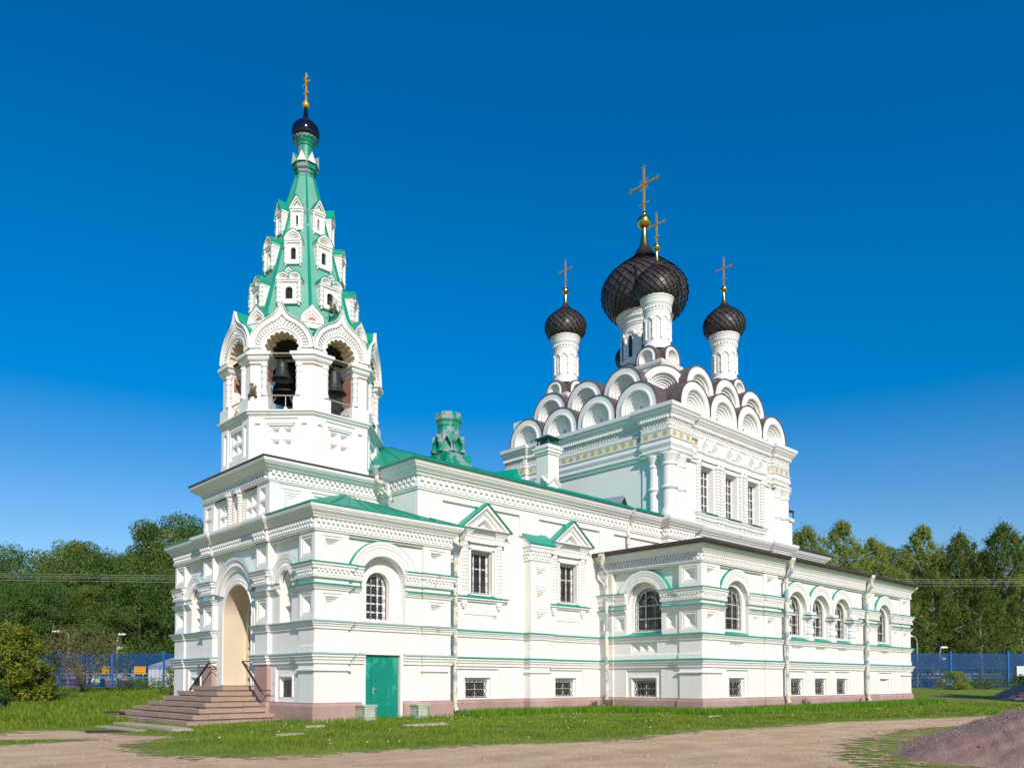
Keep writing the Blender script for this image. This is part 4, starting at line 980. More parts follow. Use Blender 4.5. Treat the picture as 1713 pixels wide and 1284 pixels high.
m = MB(); m.lathe(DX, DY, [(1.75, 17.3), (1.75, 18.9), (1.62, 19.7), (1.5, 20.0)], 8, PI/8); part(m, 'pedestal', 'white_trim')

# ---------------------------------------------------------------- octagonal bell stage
TX, TY, AP = 2.68, 5.76, 2.79
def oface(k, ap):
    a = k*PI/4; fr = Fr(0, 0, -a); fr.o = (TX+fr.n[0]*ap, TY+fr.n[1]*ap); return fr       # k=0 south, 1 south-west, 2 west ...
def octp(ap, close=True): return [(TX+ap/math.cos(PI/8)*math.cos(a), TY+ap/math.cos(PI/8)*math.sin(a)) for a in [PI/8-i*PI/4 for i in range(8)]][::-1]
HW = AP*math.tan(PI/8)
oc = MB()
for k in range(8):
    fr = oface(k, AP); hs = []
    for sx in (-1, 1):
        for z0, z1 in ((9.80, 10.14), (10.24, 10.58)): hs.append(oc.coffer(fr, sx*.22-.17, sx*.22+.17, z0, z1, -.06, .14))
    big = rect(-.52, .52, 9.62, 10.74); oc.reveal(fr, big, 0, -.06)
    oc.tess(fr, [big]+hs, -.06)
    pn = [rect(s*.86-.1, s*.86+.1, 9.55, 10.72) for s in (-1, 1)]
    for p in pn: oc.reveal(fr, p, .04, -.03); oc.tess(fr, [p], -.03)
    oc.tess(fr, [rect(-.62, .62, 9.1, 10.95), big], 0)
    for s, p in zip((-1, 1), pn):
        a, b = sorted((s*.62, s*(HW+.016))); oc.slab(fr, a, b, 9.1, 10.95, -.1, .04, [p])
    oc.box(fr, -.46, .46, -.06, .0, 10.66, 10.70)
op_ = octp(AP)
oc.sweep(op_, [(.0, 10.9), (.05, 10.92), (.05, 10.98), (.10, 11.02), (.14, 11.06), (.14, 11.11), (.20, 11.13), (.20, 11.18), (-1.4, 11.19)], closed=True)
oc.sweep(op_, [(.04, 9.0), (.10, 9.0), (.10, 9.35), (.04, 9.38)], closed=True)
part(oc, 'octagon_base', 'white_trim')
# piers
PW, PT = .60, .72
inner_brick = MB()
for k in range(8):
    f1, f0 = oface(k, AP), oface((k+1) % 8, AP)       # f0 is clockwise neighbour to the left of f1 seen from outside
    m = MB()
    def ring(e, z, ind=0):
        pts = [f1.p(-HW+PW+e, e, z), f1.p(-HW-e*math.tan(PI/8)*1.0, e, z), f0.p(HW-PW-e, e, z), f0.p(HW-PW-e, -PT-e*.5, z), f1.p(-HW+PW+e, -PT-e*.5, z)]
        return pts
    m.prism(ring(.10, 11.18), ring(.10, 11.66)); m.prism(ring(.10, 11.66), ring(.03, 11.74)); m.prism(ring(0, 11.74), ring(0, 12.92))
    cap = [(.0, 12.92), (.03, 12.95), (.03, 13.0), (.10, 13.06), (.13, 13.12), (.13, 13.17), (.2, 13.22), (.2, 13.33)]
    for (e0, z0), (e1, z1) in zip(cap[:-1], cap[1:]): m.prism(ring(e0, z0), ring(e1, z1+.0001))
    for fr, u in ((f1, -HW+PW-.08), (f0, HW-PW+.08)):
        x, y = fr.xy(u, .0)
        m.lathe(x, y, [(.13, 11.74), (.13, 11.86), (.10, 11.9), (.10, 12.1), (.115, 12.11), (.115, 12.15), (.10, 12.16), (.10, 12.36), (.115, 12.37), (.115, 12.41), (.1, 12.42), (.10, 12.6), (.12, 12.62), (.12, 12.68), (.10, 12.7), (.10, 12.8), (.13, 12.84), (.13, 12.92)], 12)
    pier = part(m, 'pier', 'white_trim')
    b = MB()
    b.prism([f1.p(-HW+PW+.006, -.16, 12.38), f1.p(-HW+PW+.006, -PT+.02, 12.38), f1.p(-HW+PW-.02, -PT+.02, 12.38), f1.p(-HW+PW-.02, -.16, 12.38)], [f1.p(-HW+PW+.006, -.16, 12.9), f1.p(-HW+PW+.006, -PT+.02, 12.9), f1.p(-HW+PW-.02, -PT+.02, 12.9), f1.p(-HW+PW-.02, -.16, 12.9)])
    b.prism([f0.p(HW-PW-.006, -.16, 11.76), f0.p(HW-PW-.006, -PT+.02, 11.76), f0.p(HW-PW+.02, -PT+.02, 11.76), f0.p(HW-PW+.02, -.16, 11.76)], [f0.p(HW-PW-.006, -.16, 12.9), f0.p(HW-PW-.006, -PT+.02, 12.9), f0.p(HW-PW+.02, -PT+.02, 12.9), f0.p(HW-PW+.02, -.16, 12.9)])
    b.build('bare_brick', 'red_brick', pier); recenter(pier)
    st = MB()
    for e in (12.9,): st.sweep([p[:2] for p in ring(0, 0)[::-1]][1:], [(0, 12.885), (.008, 12.885), (.008, 12.93), (0, 12.93)], caps=False)
    st.build('brick_line', 'red_brick', pier).matrix_parent_inverse = pier.matrix_basis.inverted() if False else Matrix.Translation(-Vector(pier.location))
# arches with ogee gables
def ogz(u, Rk, zc, kk, sg):   # not used outside: height of ogee at u
    return zc
for k in range(8):
    fr = oface(k, AP); m = MB(); zc, ra = 13.50, .60; Rk = 1.19
    g = ogee(.42, 6.5)
    gg = lambda t, r: 1+(g(t, r)-1)*max(0, (r-.62)/(Rk-.62))**1.3
    # scalloped opening
    sc = []
    for i in range(9):
        a0 = PI*i/9
        for j in range(6):
            a = a0+PI/9*j/6; rr = ra+.075*abs(math.sin(PI*j/6))-.03
            sc.append((rr*math.cos(a), zc+rr*math.sin(a)))
    sc.append((-(ra-.03), zc))
    hole = [(-(ra-.03), 13.30), (ra-.03, 13.30)]+sc
    outer = [(-HW, 13.30), (HW, 13.30)]+[(Rk*.992*gg(PI*i/40, Rk)*math.cos(PI*i/40), zc+.02+Rk*gg(PI*i/40, Rk)*math.sin(PI*i/40)) for i in range(41)]
    m.tess(fr, [outer, hole], 0); m.reveal(fr, outer, 0, -.5); m.tess(fr, [outer, hole], -.5)
    m.arc(fr, 0, zc, [(.99, 0), (1.0, .07), (1.03, .09), (1.06, .06), (1.17, .07), (1.192, .13), (1.215, .14), (1.215, -.3)], 0, 180, 40, gg)
    m.arc(fr, 0, zc, [(.70, 0), (.72, .035), (.76, .035), (.78, 0)], 0, 180, 30, gg)
    m.arcdent(fr, 0, zc, .82, .89, 0, .05, 0, 180, 24, .5, gg); m.arcdent(fr, 0, zc, .90, .97, 0, .06, -2, 178, 24, .5, gg)
    m.box(fr, -HW-.03, -.72, 0, .05, 13.34, 13.46); m.box(fr, .72, HW+.03, 0, .05, 13.34, 13.46)
    for q in range(4):
        for s in (-1, 1): u = s*(.78+.1*q); m.box(fr, u-.03, u+.03, .0, .09, 13.5, 13.58)
    o = part(m, 'gable_arch', 'white_trim')
    sf = MB(); sf.reveal(fr, hole, 0, -PT-.05); sf.build('scalloped_soffit', 'cream_plaster', o)
    recenter(o)
    rf = MB(); gr = lambda t, r: gg(t, Rk)
    rf.arc(fr, 0, zc, [(1.216, -1.05), (1.216, .03), (1.242, .03), (1.242, -1.05)], 22, 158, 34, gr); recenter(part(rf, 'gable_roof', 'green_roof'))
    # medallion on the corner between two gables
    fr = Fr(0, 0, -(k*PI/4+PI/8)); fr.o = (TX+fr.n[0]*2.75, TY+fr.n[1]*2.75)
    m = MB(); g3 = ogee(.5, 15); g2_ = lambda t, r: 1+(g3(t, r)-1)*(r/.42)**2
    m.arc(fr, 0, 14.62, [(.42, -.9), (.42, 0), (.33, 0), (.31, -.04), (.25, -.04), (.23, -.09), (.18, -.09), (.17, -.13), (0, -.13)], 0, 180, 26, g2_)
    m.box(fr, -.42, .42, -.5, 0, 14.36, 14.62); m.box(fr, -.40, .40, 0, .03, 14.55, 14.62)
    o = part(m, 'medallion', 'white_trim'); l_ = MB(); l_.arc(fr, 0, 14.66, [(.155, -.12), (0, -.12)], 0, 180, 12); l_.build('lunette', 'orange_lunette', o); recenter(o)
    gm = MB(); gm.arc(fr, 0, 14.62, [(.425, -1.2), (.425, .02), (.445, .02), (.445, -1.2)], 0, 180, 22, lambda t, r: g2_(t, .42)); gm.box(fr, -.3, .3, -.6, -.08, 14.0, 14.36); recenter(part(gm, 'medallion_roof', 'green_roof'))
# inside of the bell stage
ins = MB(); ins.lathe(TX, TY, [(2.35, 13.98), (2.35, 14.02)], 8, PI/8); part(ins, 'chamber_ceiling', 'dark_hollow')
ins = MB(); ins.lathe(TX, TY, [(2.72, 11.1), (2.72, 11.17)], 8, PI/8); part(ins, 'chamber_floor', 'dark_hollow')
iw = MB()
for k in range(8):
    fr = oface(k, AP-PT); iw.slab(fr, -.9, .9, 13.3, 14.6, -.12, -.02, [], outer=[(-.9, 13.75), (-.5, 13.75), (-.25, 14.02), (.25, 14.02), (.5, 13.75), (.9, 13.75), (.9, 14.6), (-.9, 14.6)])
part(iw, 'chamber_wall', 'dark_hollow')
# railings
for k in range(8):
    fr = oface(k, AP); m = MB(); a = HW-PW
    m.tube([fr.p(-a, -.1, 11.80), fr.p(a, -.1, 11.78)], .025, 6); m.tube([fr.p(-a+.02, -.05, 11.2), fr.p(-a+.3, -.2, 11.78)], .014, 5); m.tube([fr.p(a-.02, -.05, 11.2), fr.p(a-.3, -.2, 11.78)], .014, 5)
    recenter(part(m, 'bell_railing', 'old_wood'))
    b = MB(); b.box(fr, -.66, .66, -.24, -.1, 13.27, 13.39); recenter(part(b, 'bell_beam', 'old_wood'))
def bell(x, y, ztop, h, r, label, group='bells hung in the arches of the tower'):
    t = tag(empty('bell', (x, y, ztop-h)), label, 'bell', group)
    m = MB(); pr = [(.02, 1.0), (.36, .99), (.46, .93), (.47, .85), (.52, .6), (.60, .4), (.72, .2), (.88, .06), (1.0, 0), (.95, -.01), (.82, .06), (.6, .3), (.45, .8), (.02, .9)]
    m.lathe(0, 0, [(q*r, z*h) for q, z in pr], 28)
    for z in (.86, .62, .18): 
        i = {.86: .475, .62: .525, .18: .755}[z]; m.lathe(0, 0, [(i*r, (z-.02)*h), (i*r*1.03, z*h), (i*r, (z+.02)*h)], 28, caps=False)
    m.build('bell_body', 'bell_bronze', t, True)
    c = MB(); c.tube([(-.12*r, 0, h*.98), (-.2*r, 0, h+.1), (0, 0, h+.16), (.2*r, 0, h+.1), (.12*r, 0, h*.98)], .028, 6); c.tube([(0, -.12*r, h*.98), (0, -.16*r, h+.12), (0, .16*r, h+.12), (0, .12*r, h*.98)], .028, 6); c.box(SF(0), -.05, .05, -.05, .05, h, h+.22); c.build('yoke', 'iron', t)
    k = MB(); k.tube([(0, 0, h*.85), (0, 0, .02)], .02, 6); k.lathe(0, 0, [(.01, -.1), (.07*1, -.04), (.07, .0), (.01, .08)], 10); k.build('clapper', 'iron', t)
    return t
fr = oface(1, AP); x, y = fr.xy(-.06, -.27); bell(x, y, 13.1, .66, .40, 'smaller dark bell hanging in the left front arch of the tower')
fr = oface(0, AP); x, y = fr.xy(-.1, -.27); bell(x, y, 13.0, .86, .46, 'bigger dark bell hanging in the right front arch of the tower')
fr = oface(7, AP); x, y = fr.xy(.3, -.27); bell(x, y, 12.1, .5, .34, 'bell low in the side arch at the right edge of the tower')
fr = oface(2, AP); x, y = fr.xy(.25, -.25); bell(x, y, 12.95, .42, .22, 'little bell in the left side arch of the tower')
bell(TX-.35, TY+.4, 13.95, 1.3, 1.0, 'great dark bell in the middle of the bell chamber', None)
fr = oface(4, AP); x, y = fr.xy(.2, -.4); bell(x, y, 11.95, .55, .34, 'bell low behind the great bell, in the far arch')
lamp = MB(); fr = oface(1, AP); lamp.tube([fr.p(.12, -.12, 11.8), fr.p(.12, -.12, 11.35)], .012, 5); lamp.lathe(*fr.xy(.12, -.12), [(.02, 11.2), (.07, 11.24), (.07, 11.32), (.03, 11.38)], 10); recenter(part(lamp, 'tower_lamp', 'window_frame'))
# ---------------------------------------------------------------- tent spire
def srad(z): return .35+(21.7-z)*.286
sp = MB(); sp.lathe(TX, TY, [(srad(14.2), 14.2), (.34, 21.7)], 8, PI/8); part(sp, 'tent_spire', 'spire_mint', label='pale green eight-sided tent spire')
rb = MB()
for i in range(8):
    a = PI/8+i*PI/4; c_, s_ = math.cos(a), math.sin(a)
    rb.tube([(TX+c_*srad(14.6), TY+s_*srad(14.6), 14.6), (TX+c_*.36, TY+s_*.36, 21.7)], .075, 5, .03)
part(rb, 'spire_ribs', 'green_roof')
def dormer(k, tier):
    z0, z1, hw, ap = {1: (18.82, 19.76, .25, 1.08), 2: (17.24, 18.26, .33, 1.52), 3: (15.46, 16.48, .45, 2.02)}[tier]
    fr = oface(k, ap); m = MB()
    ww, wz0, wzs = {1: (.045, 19.03, 19.48), 2: (.10, 17.50, 17.87), 3: (.14, 15.72, 16.05)}[tier]
    hole = rect(-ww, ww, wz0, wzs) if tier == 1 else archpoly(0, ww, wz0, wzs, 8)
    m.slab(fr, -hw*.8, hw*.8, z0+.08, z1, -(ap-.3), 0, [hole]); m.reveal(fr, hole, 0, -.10); m.tess(fr, [hole], -.10)
    cw = hw*.2
    for s in (-1, 1):
        x, y = fr.xy(s*(hw-cw*.6), .02); pr = [(.02, z0-.02), (cw*.5, z0+.02), (cw*.4, z0+.06), (cw*.9, z0+.1)]
        n = 4; h = (z1-z0-.3)/n
        for i in range(n): z = z0+.14+h*i; pr += [(cw*1.05, z), (cw*1.05, z+.04), (cw*.8, z+.05), (cw*.8, z+h-.01)]
        pr += [(cw*1.1, z1-.16), (cw*1.1, z1-.1)]
        m.lathe(x, y, pr, 8)
        m.box(fr, s*hw-cw*1.2, s*hw+cw*.2 if s < 0 else s*hw+cw*.2, -(ap-.5), -.04, z0+.2, z1-.1) if False else None
        a, b = sorted((s*(hw-cw*2), s*hw)); m.box(fr, a, b, -(ap-.45), -.01, z0+.16, z1-.12)
    m.box(fr, -hw-.015, hw+.015, -(ap-.5), .05, z1-.12, z1-.05); m.box(fr, -hw-.035, hw+.035, -(ap-.5), .08, z1-.05, z1+.01)
    m.box(fr, -hw*.9, hw*.9, -.1, .05, z0+.06, z0+.14)
    rf = MB()
    if tier == 1:
        h = .46
        for q, d in ((1.0, .09), (.72, .05), (.45, .01)):
            m.tess(fr, [[(-hw*1.06*q, z1+.02+.03*(1-q)), (hw*1.06*q, z1+.02+.03*(1-q)), (0, z1+.02+h*q)], [(-hw*1.06*q*.72, z1+.035+.03*(1-q)), (hw*1.06*q*.72, z1+.035+.03*(1-q)), (0, z1+.02+h*q*.76)]], d)
        m.tess(fr, [[(-hw*.4, z1+.03), (hw*.4, z1+.03), (0, z1+.2)]], .0)
        for s in (-1, 1):
            lo = [fr.p(s*hw*1.1, .12, z1+.0), fr.p(0, .12, z1+h+.04), fr.p(0, -(ap-.25), z1+h+.04), fr.p(s*hw*1.1, -(ap-.25), z1)]
            rf.prism(lo, [(x, y, z+.03) for x, y, z in lo])
            lo = [fr.p(s*hw*1.08, .09, z1+.0), fr.p(0, .09, z1+h+.035), fr.p(0, -.3, z1+h+.035), fr.p(s*hw*1.08, -.3, z1)]; m.add(lo, [(0, 1, 2, 3)])
    elif tier == 2:
        g = ogee(.3, 14); gg = lambda t, r: 1+(g(t, r)-1)*(r/(hw*1.06))**2; q = hw*1.02
        m.arc(fr, 0, z1-.03, [(q, -.6), (q, .09), (q*.82, .09), (q*.8, .05), (q*.66, .05), (q*.64, 0), (q*.5, 0), (q*.48, -.05), (q*.3, -.05), (q*.28, -.1), (0, -.1)], 0, 180, 24, gg)
        rf.arc(fr, 0, z1-.03, [(q+.004, -(ap-.3)), (q+.004, .1), (q+.03, .1), (q+.03, -(ap-.3))], 0, 180, 24, lambda t, r: gg(t, q))
    else:
        q = hw*.54
        for s in (-1, 1):
            m.arc(fr, s*hw*.5, z1-.02, [(q, -.6), (q, .09), (q*.8, .09), (q*.78, .04), (q*.6, .04), (q*.58, -.02), (q*.36, -.02), (q*.34, -.07), (0, -.07)], 0, 180, 16)
            rf.arc(fr, s*hw*.5, z1-.02, [(q+.004, -(ap-.4)), (q+.004, .1), (q+.03, .1), (q+.03, -(ap-.4))], 0, 180, 16)
        g = ogee(.5, 16)
        m.arc(fr, 0, z1+q*.72, [(q*.72, -.5), (q*.72, .06), (q*.55, .06), (q*.5, .01), (q*.3, .01), (q*.28, -.04), (0, -.04)], 0, 180, 16, lambda t, r: 1+(g(t, r)-1)*(r/q/.72)**2)
        m.box(fr, -q*.7, q*.7, -.5, -.0, z1-.02, z1+q*.72)
        rf.arc(fr, 0, z1+q*.72, [(q*.72+.004, -(ap-.4)), (q*.72+.004, .07), (q*.72+.03, .07), (q*.72+.03, -(ap-.4))], 0, 180, 16, lambda t, r: g(t, r))
    o = part(m, 'dormer', 'white_trim'); rf.build('dormer_roof', 'green_roof', o)
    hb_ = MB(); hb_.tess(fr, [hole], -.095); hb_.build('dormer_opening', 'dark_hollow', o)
    recenter(o)
for tier in (1, 2, 3):
    for k in range(8): dormer(k, tier)
# crown, neck and little black dome
m = MB(); m.lathe(TX, TY, [(.40, 21.55), (.36, 21.66), (.42, 21.72), (.42, 21.80), (.50, 21.86), (.52, 21.95), (.47, 21.98), (.47, 22.12), (.3, 22.2)], 8, PI/8); o = part(m, 'spire_crown', 'green_worn')
m = MB(); r_ = MB()
for k in range(8):
    fr = oface(k, .485); h_ = .19
    m.add([fr.p(-h_, .02, 22.08), fr.p(h_, .02, 22.08), fr.p(0, .06, 22.48)], [(0, 1, 2)]); m.add([fr.p(-h_*.6, .03, 22.12), fr.p(h_*.6, .03, 22.12), fr.p(0, .055, 22.36)], [(0, 1, 2)])
    r_.add([fr.p(-h_, .02, 22.08), fr.p(0, .06, 22.485), fr.p(0, -.25, 22.4)], [(0, 1, 2)]); r_.add([fr.p(h_, .02, 22.08), fr.p(0, .06, 22.485), fr.p(0, -.25, 22.4)], [(0, 1, 2)])
m.build('crown_gable', 'white_trim', o); r_.build('crown_roof', 'green_worn', o)
m = MB(); m.lathe(TX, TY, [(.30, 22.1), (.29, 22.6), (.29, 22.85), (.33, 22.9), (.33, 22.94), (.38, 23.0), (.42, 23.08), (.46, 23.12), (.46, 23.2), (.3, 23.24)], 24); part(m, 'spire_neck', 'green_worn', smooth=False)
m = MB(); m.lathe(TX, TY, spline([(.44, 23.16), (.53, 23.30), (.555, 23.50), (.51, 23.70), (.37, 23.87), (.21, 23.99), (.12, 24.14), (.085, 24.36), (.07, 24.56)], 6), 32); o = part(m, 'black_dome', 'dome_black', smooth=True, label='tiny glossy black onion dome on the tip of the tent spire')
m = MB()
for i in range(20):
    a = 2*PI*i/20; fr = Fr(TX+.455*math.cos(a), TY+.455*math.sin(a), a+PI/2); m.add([fr.p(-.075, .02, 23.22), fr.p(.075, .02, 23.22), fr.p(0, .055, 23.11)], [(0, 1, 2)]); m.add([fr.p(-.07, -.01, 23.2), fr.p(.07, -.01, 23.2), fr.p(0, .03, 23.34)], [(0, 1, 2)])
m.build('dome_collar', 'grey_zinc', o)
finial(TX, TY, 24.5, .07, 24.58, .05, 24.66, .14, o, 'yellow_gold')
m = MB(); m.box(SF(0), TX-.028, TX+.028, -TY-.03, -TY+.03, 24.78, 26.0)
fr = WF(TX)
m.box(fr, -TY-.26, -TY+.26, -.025, .025, 25.52, 25.585); m.box(fr, -TY-.14, -TY+.14, -.024, .024, 25.76, 25.81)
m.prism([fr.p(-TY-.17, -.024, 25.2), fr.p(-TY+.17, -.024, 25.1), fr.p(-TY+.17, .024, 25.1), fr.p(-TY-.17, .024, 25.2)], [fr.p(-TY-.17, -.024, 25.26), fr.p(-TY+.17, -.024, 25.16), fr.p(-TY+.17, .024, 25.16), fr.p(-TY-.17, .024, 25.26)])
m.build('cross', 'yellow_gold', o); recenter(o)
# ---------------------------------------------------------------- chimneys, vents
m = MB(); x, y = 8.5, 3.72
m.box(SF(0), x-.68, x+.68, -(y+.72), -(y-.72), 9.9, 10.98)
m.lathe(x, y, [(.56, 10.9), (.54, 11.3), (.50, 11.75), (.48, 12.25)], 8, PI/8); m.lathe(x, y, [(.48, 12.2), (.52, 12.28), (.52, 12.42), (.56, 12.46), (.60, 12.52), (.60, 12.78), (.56, 12.82), (.3, 12.92)], 8, PI/8)
for k in range(8):
    fr = Fr(0, 0, -k*PI/4); fr.o = (x+fr.n[0]*.58, y+fr.n[1]*.58)
    for s in (-1, 1):
        m.prism([fr.p(s*.235, .10, 11.18), fr.p(s*.18, .10, 11.18), fr.p(s*.18, -.1, 11.18), fr.p(s*.235, -.1, 11.18)], [fr.p(s*.235, .10, 11.5), fr.p(s*.18, .10, 11.46), fr.p(s*.18, -.2, 11.46), fr.p(s*.235, -.2, 11.5)])
        m.prism([fr.p(s*.235, .10, 11.42), fr.p(0, .10, 11.86), fr.p(0, .1, 11.74), fr.p(s*.18, .1, 11.38)], [fr.p(s*.235, -.2, 11.42), fr.p(0, -.2, 11.86), fr.p(0, -.2, 11.74), fr.p(s*.18, -.2, 11.38)])
        m.box(fr, s*.21-.08, s*.21+.08, -.2, .16, 11.06, 11.18)
recenter(part(m, 'chimney', 'green_worn', label='stout octagonal chimney with peeling green paint on the nave roof'))
m = MB(); x0, x1, y0, y1 = 11.88, 12.56, 1.0, 1.72
fr = SF(0)
m.box(fr, x0, x1, -y1, -y0, 9.3, 11.3); m.box(fr, x0-.05, x1+.05, -y1-.05, -y0+.05, 11.25, 11.35); m.box(fr, x0-.1, x1+.1, -y1-.1, -y0+.1, 11.35, 11.49); m.box(fr, x0-.14, x1+.14, -y1-.14, -y0+.14, 11.49, 11.59); m.box(fr, x0-.04, x1+.04, -y1-.04, -y0+.04, 11.59, 11.69)
for f2, c in ((SF(y0), (x0+x1)/2), (WF(x0), -(y0+y1)/2)):
    for s in (-1, 1):
        m.prism([f2.p(c+s*.42, .06, 9.88), f2.p(c, .06, 10.24), f2.p(c, .06, 10.16), f2.p(c+s*.42, .06, 9.80)], [f2.p(c+s*.42, 0, 9.88), f2.p(c, 0, 10.24), f2.p(c, 0, 10.16), f2.p(c+s*.42, 0, 9.80)])
        m.prism([f2.p(c+s*.42, .10, 9.96), f2.p(c, .10, 10.32), f2.p(c, .10, 10.24), f2.p(c+s*.42, .10, 9.88)], [f2.p(c+s*.42, 0, 9.96), f2.p(c, 0, 10.32), f2.p(c, 0, 10.24), f2.p(c+s*.42, 0, 9.88)])
o = part(m, 'chimney', 'white_plaster', label='square whitewashed brick chimney with a metal rain cap')
m = MB(); 
for x in (x0+.04, x1-.04):
    for y in (y0+.04, y1-.04): m.box(fr, x-.025, x+.025, -y-.025, -y+.025, 11.69, 12.05)
m.prism([(x0-.12, y0-.12, 11.99), (x1+.12, y0-.12, 11.99), (x1+.12, y1+.12, 11.99), (x0-.12, y1+.12, 11.99)], [(x0+.25, y0+.25, 12.2), (x1-.25, y0+.25, 12.2), (x1-.25, y1-.25, 12.2), (x0+.25, y1-.25, 12.2)])
m.box(fr, x0+.1, x1-.1, -y1+.1, -y0-.1, 11.69, 11.87)
m.build('chimney_cap', 'cap_green', o); recenter(o)
m = MB(); fr = SF(0); xx, yy = 34.2, 1.7; m.box(fr, xx-.35, xx+.35, -yy-.35, -yy+.35, 9.4, 11.4); m.box(fr, xx-.45, xx+.45, -yy-.45, -yy+.45, 11.4, 11.6); o = part(m, 'chimney', 'white_plaster', label='white chimney behind the right edge of the cube')
m = MB(); m.box(fr, xx-.48, xx+.48, -yy-.48, -yy+.48, 12.05, 12.1)
for a in (-.4, .4):
    for b in (-.4, .4): m.box(fr, xx+a-.03, xx+a+.03, -yy+b-.03, -yy+b+.03, 11.6, 12.05)
m.build('chimney_cap', 'brown_roof', o); recenter(o)
for (xa, mat, lb) in ((9.75, 'green_roof', 'little green tent-shaped vent on the nave roof'), (16.85, 'grey_zinc', 'little grey tent-shaped vent low on the nave roof')):
    m = MB(); y0, y1 = .75, 2.2; b = 9.75
    m.prism([(xa-.3, y0, b-.06), (xa+.3, y0, b-.06), (xa, y0, b+.40)], [(xa-.3, y1, b+.42), (xa+.3, y1, b+.42), (xa, y1, b+.46)])
    o = part(m, 'roof_vent', mat, label=lb); f_ = MB(); f_.poly([(xa-.24, y0-.006, b-.02), (xa+.24, y0-.006, b-.02), (xa, y0-.006, b+.33)]); f_.build('louvre', 'dark_hollow' if mat != 'green_roof' else 'green_roof', o); recenter(o)
# ---------------------------------------------------------------- rainwater pipes
def pipe(fr, u, ztop, dtop, zbot=.15, dw=.16, shoe=True, label=None, hop=True):
    m = MB(); r = .085
    if hop: m.lathe(*fr.xy(u, dtop), [(.09, ztop-.42), (.12, ztop-.3), (.17, ztop-.16), (.19, ztop-.12), (.19, ztop)], 12)
    pts = [fr.p(u, dtop, ztop-.35), fr.p(u, dtop, ztop-.6), fr.p(u, dw, ztop-.95), fr.p(u, dw, zbot+.2)]
    if shoe: pts += [fr.p(u, dw+.12, zbot+.02)]
    m.tube(pts, r, 10)
    z = ztop-1.1
    while z > zbot+.4:
        m.lathe(*fr.xy(u, dw), [(r+.012, z), (r+.012, z+.05)], 10); m.box(fr, u-.02, u+.02, 0, dw, z, z+.03); z -= 1.25
    o = part(m, 'downpipe', 'pipe_cream', label=label); return recenter(o)
pipe(SF(NY), 6.02, 7.0, .75, .18, .38, label='patchy drainpipe between the green door and the nave windows')
pipe(WF(AX0), -.03, 7.0, .52, .28, .22, shoe=False, label='drainpipe in the corner of nave and annex')
pipe(fa, 21.55, 7.0, .5, .3, .24, label='drainpipe between the corner bay and the arcade of the annex')
pipe(fa, 30.42, 7.0, .5, .25, .24, label='right-hand drainpipe on the annex')
def shortpipe(p0, pts, label):
    m = MB(); x, y, z = p0; m.lathe(x, y, [(.09, z-.5), (.10, z-.36), (.17, z-.14), (.19, z-.1), (.19, z)], 12); m.tube([(x, y, z-.45)]+pts, .085, 10); return recenter(part(m, 'downpipe', 'pipe_cream', label=label))
shortpipe((4.0, 2.5, 9.5), [(4.0, 2.5, 8.95), (4.15, 1.95, 8.7), (4.15, 1.9, 8.35), (4.05, 1.55, 8.0)], 'short cranked drainpipe spilling on the green porch roof')
shortpipe((16.72, .16, 9.5), [(16.72, .16, 8.95), (16.72, .42, 8.7), (16.72, .42, 7.75)], 'short drainpipe spilling on the brown annex roof')
# ---------------------------------------------------------------- finish the big parts
part(cream, 'portal_lining', 'cream_plaster', label='cream plastered inside of the entrance arch')
m = MB(); m.box(fw, cu-.9, cu+.9, -2.6, -2.5, 1.16, 3.6); o = part(m, 'entrance_door', 'old_wood')
# handrails at the portal: they run down beside the front, along the wall
for s in (-1, 1):
    m = MB(); u0, u1 = cu+s*1.45, cu+s*3.05
    m.tube([fw.p(u0, .42, 2.02), fw.p(u1, .5, .98)], .042, 8); m.tube([fw.p(u0, .42, 2.02), fw.p(u0, .12, 2.04)], .02, 6); m.tube([fw.p(u0, .42, 1.98), fw.p(u0-s*.05, .25, 1.9), fw.p(u0, .1, 1.75)], .016, 6)
    m.tube([fw.p(u1-s*.05, .5, 1.0), fw.p(u1-s*.05, .12, 1.0)], .018, 6); m.tube([fw.p(u1-s*.3, .48, 1.14), fw.p(u1-s*.1, .3, .8), fw.p(u1+s*.2, .12, .82)], .016, 6)
    recenter(part(m, 'handrail', 'rail_brown'))

# ================================================================ entrance steps
rng = random.Random(4)
def blocks(m, x0, x1, y0, y1, z0, z1, along, n):
    for i in range(n):
        j = rng.uniform(-.012, .012); g_ = .007
        if along == 'y':
            a, b = y0+(y1-y0)*i/n+g_, y0+(y1-y0)*(i+1)/n-g_; m.box(SF(0), x0+j, x1, -b, -a, z0+rng.uniform(0, .008), z1+rng.uniform(-.008, .006))
        else:
            a, b = x0+(x1-x0)*i/n+g_, x0+(x1-x0)*(i+1)/n-g_; m.box(SF(0), a, b, -y1, -y0-j, z0+rng.uniform(0, .008), z1+rng.uniform(-.008, .006))
m = MB()
for i in range(7):
    z1 = 1.14-.183*i; z0 = z1-.145 if i < 6 else -.35; Lx, Wy = 1.1+.355*i, 1.4+.335*i+.05*max(0, i-2)
    Wn = Wy+.13*i
    blocks(m, -Lx, -Lx+.5, YA-Wy, YA+Wn, z0, z1, 'y', 3+i//2)
    blocks(m, -Lx+.5, -.0, YA-Wy, YA-Wy+.5, z0, z1, 'x', 1+i//3); blocks(m, -Lx+.5, -.0, YA+Wn-.5, YA+Wn, z0, z1, 'x', 1+i//3)
    m.box(SF(0), -Lx+.06, 0, -(YA+Wn-.06), -(YA-Wy+.06), z1-.20 if i < 6 else -.35, z1-.012)
steps = m.build('entrance_steps', 'step_granite'); tag(steps, 'wide pink granite steps climbing to the arched entrance of the church', 'steps'); recenter(steps)

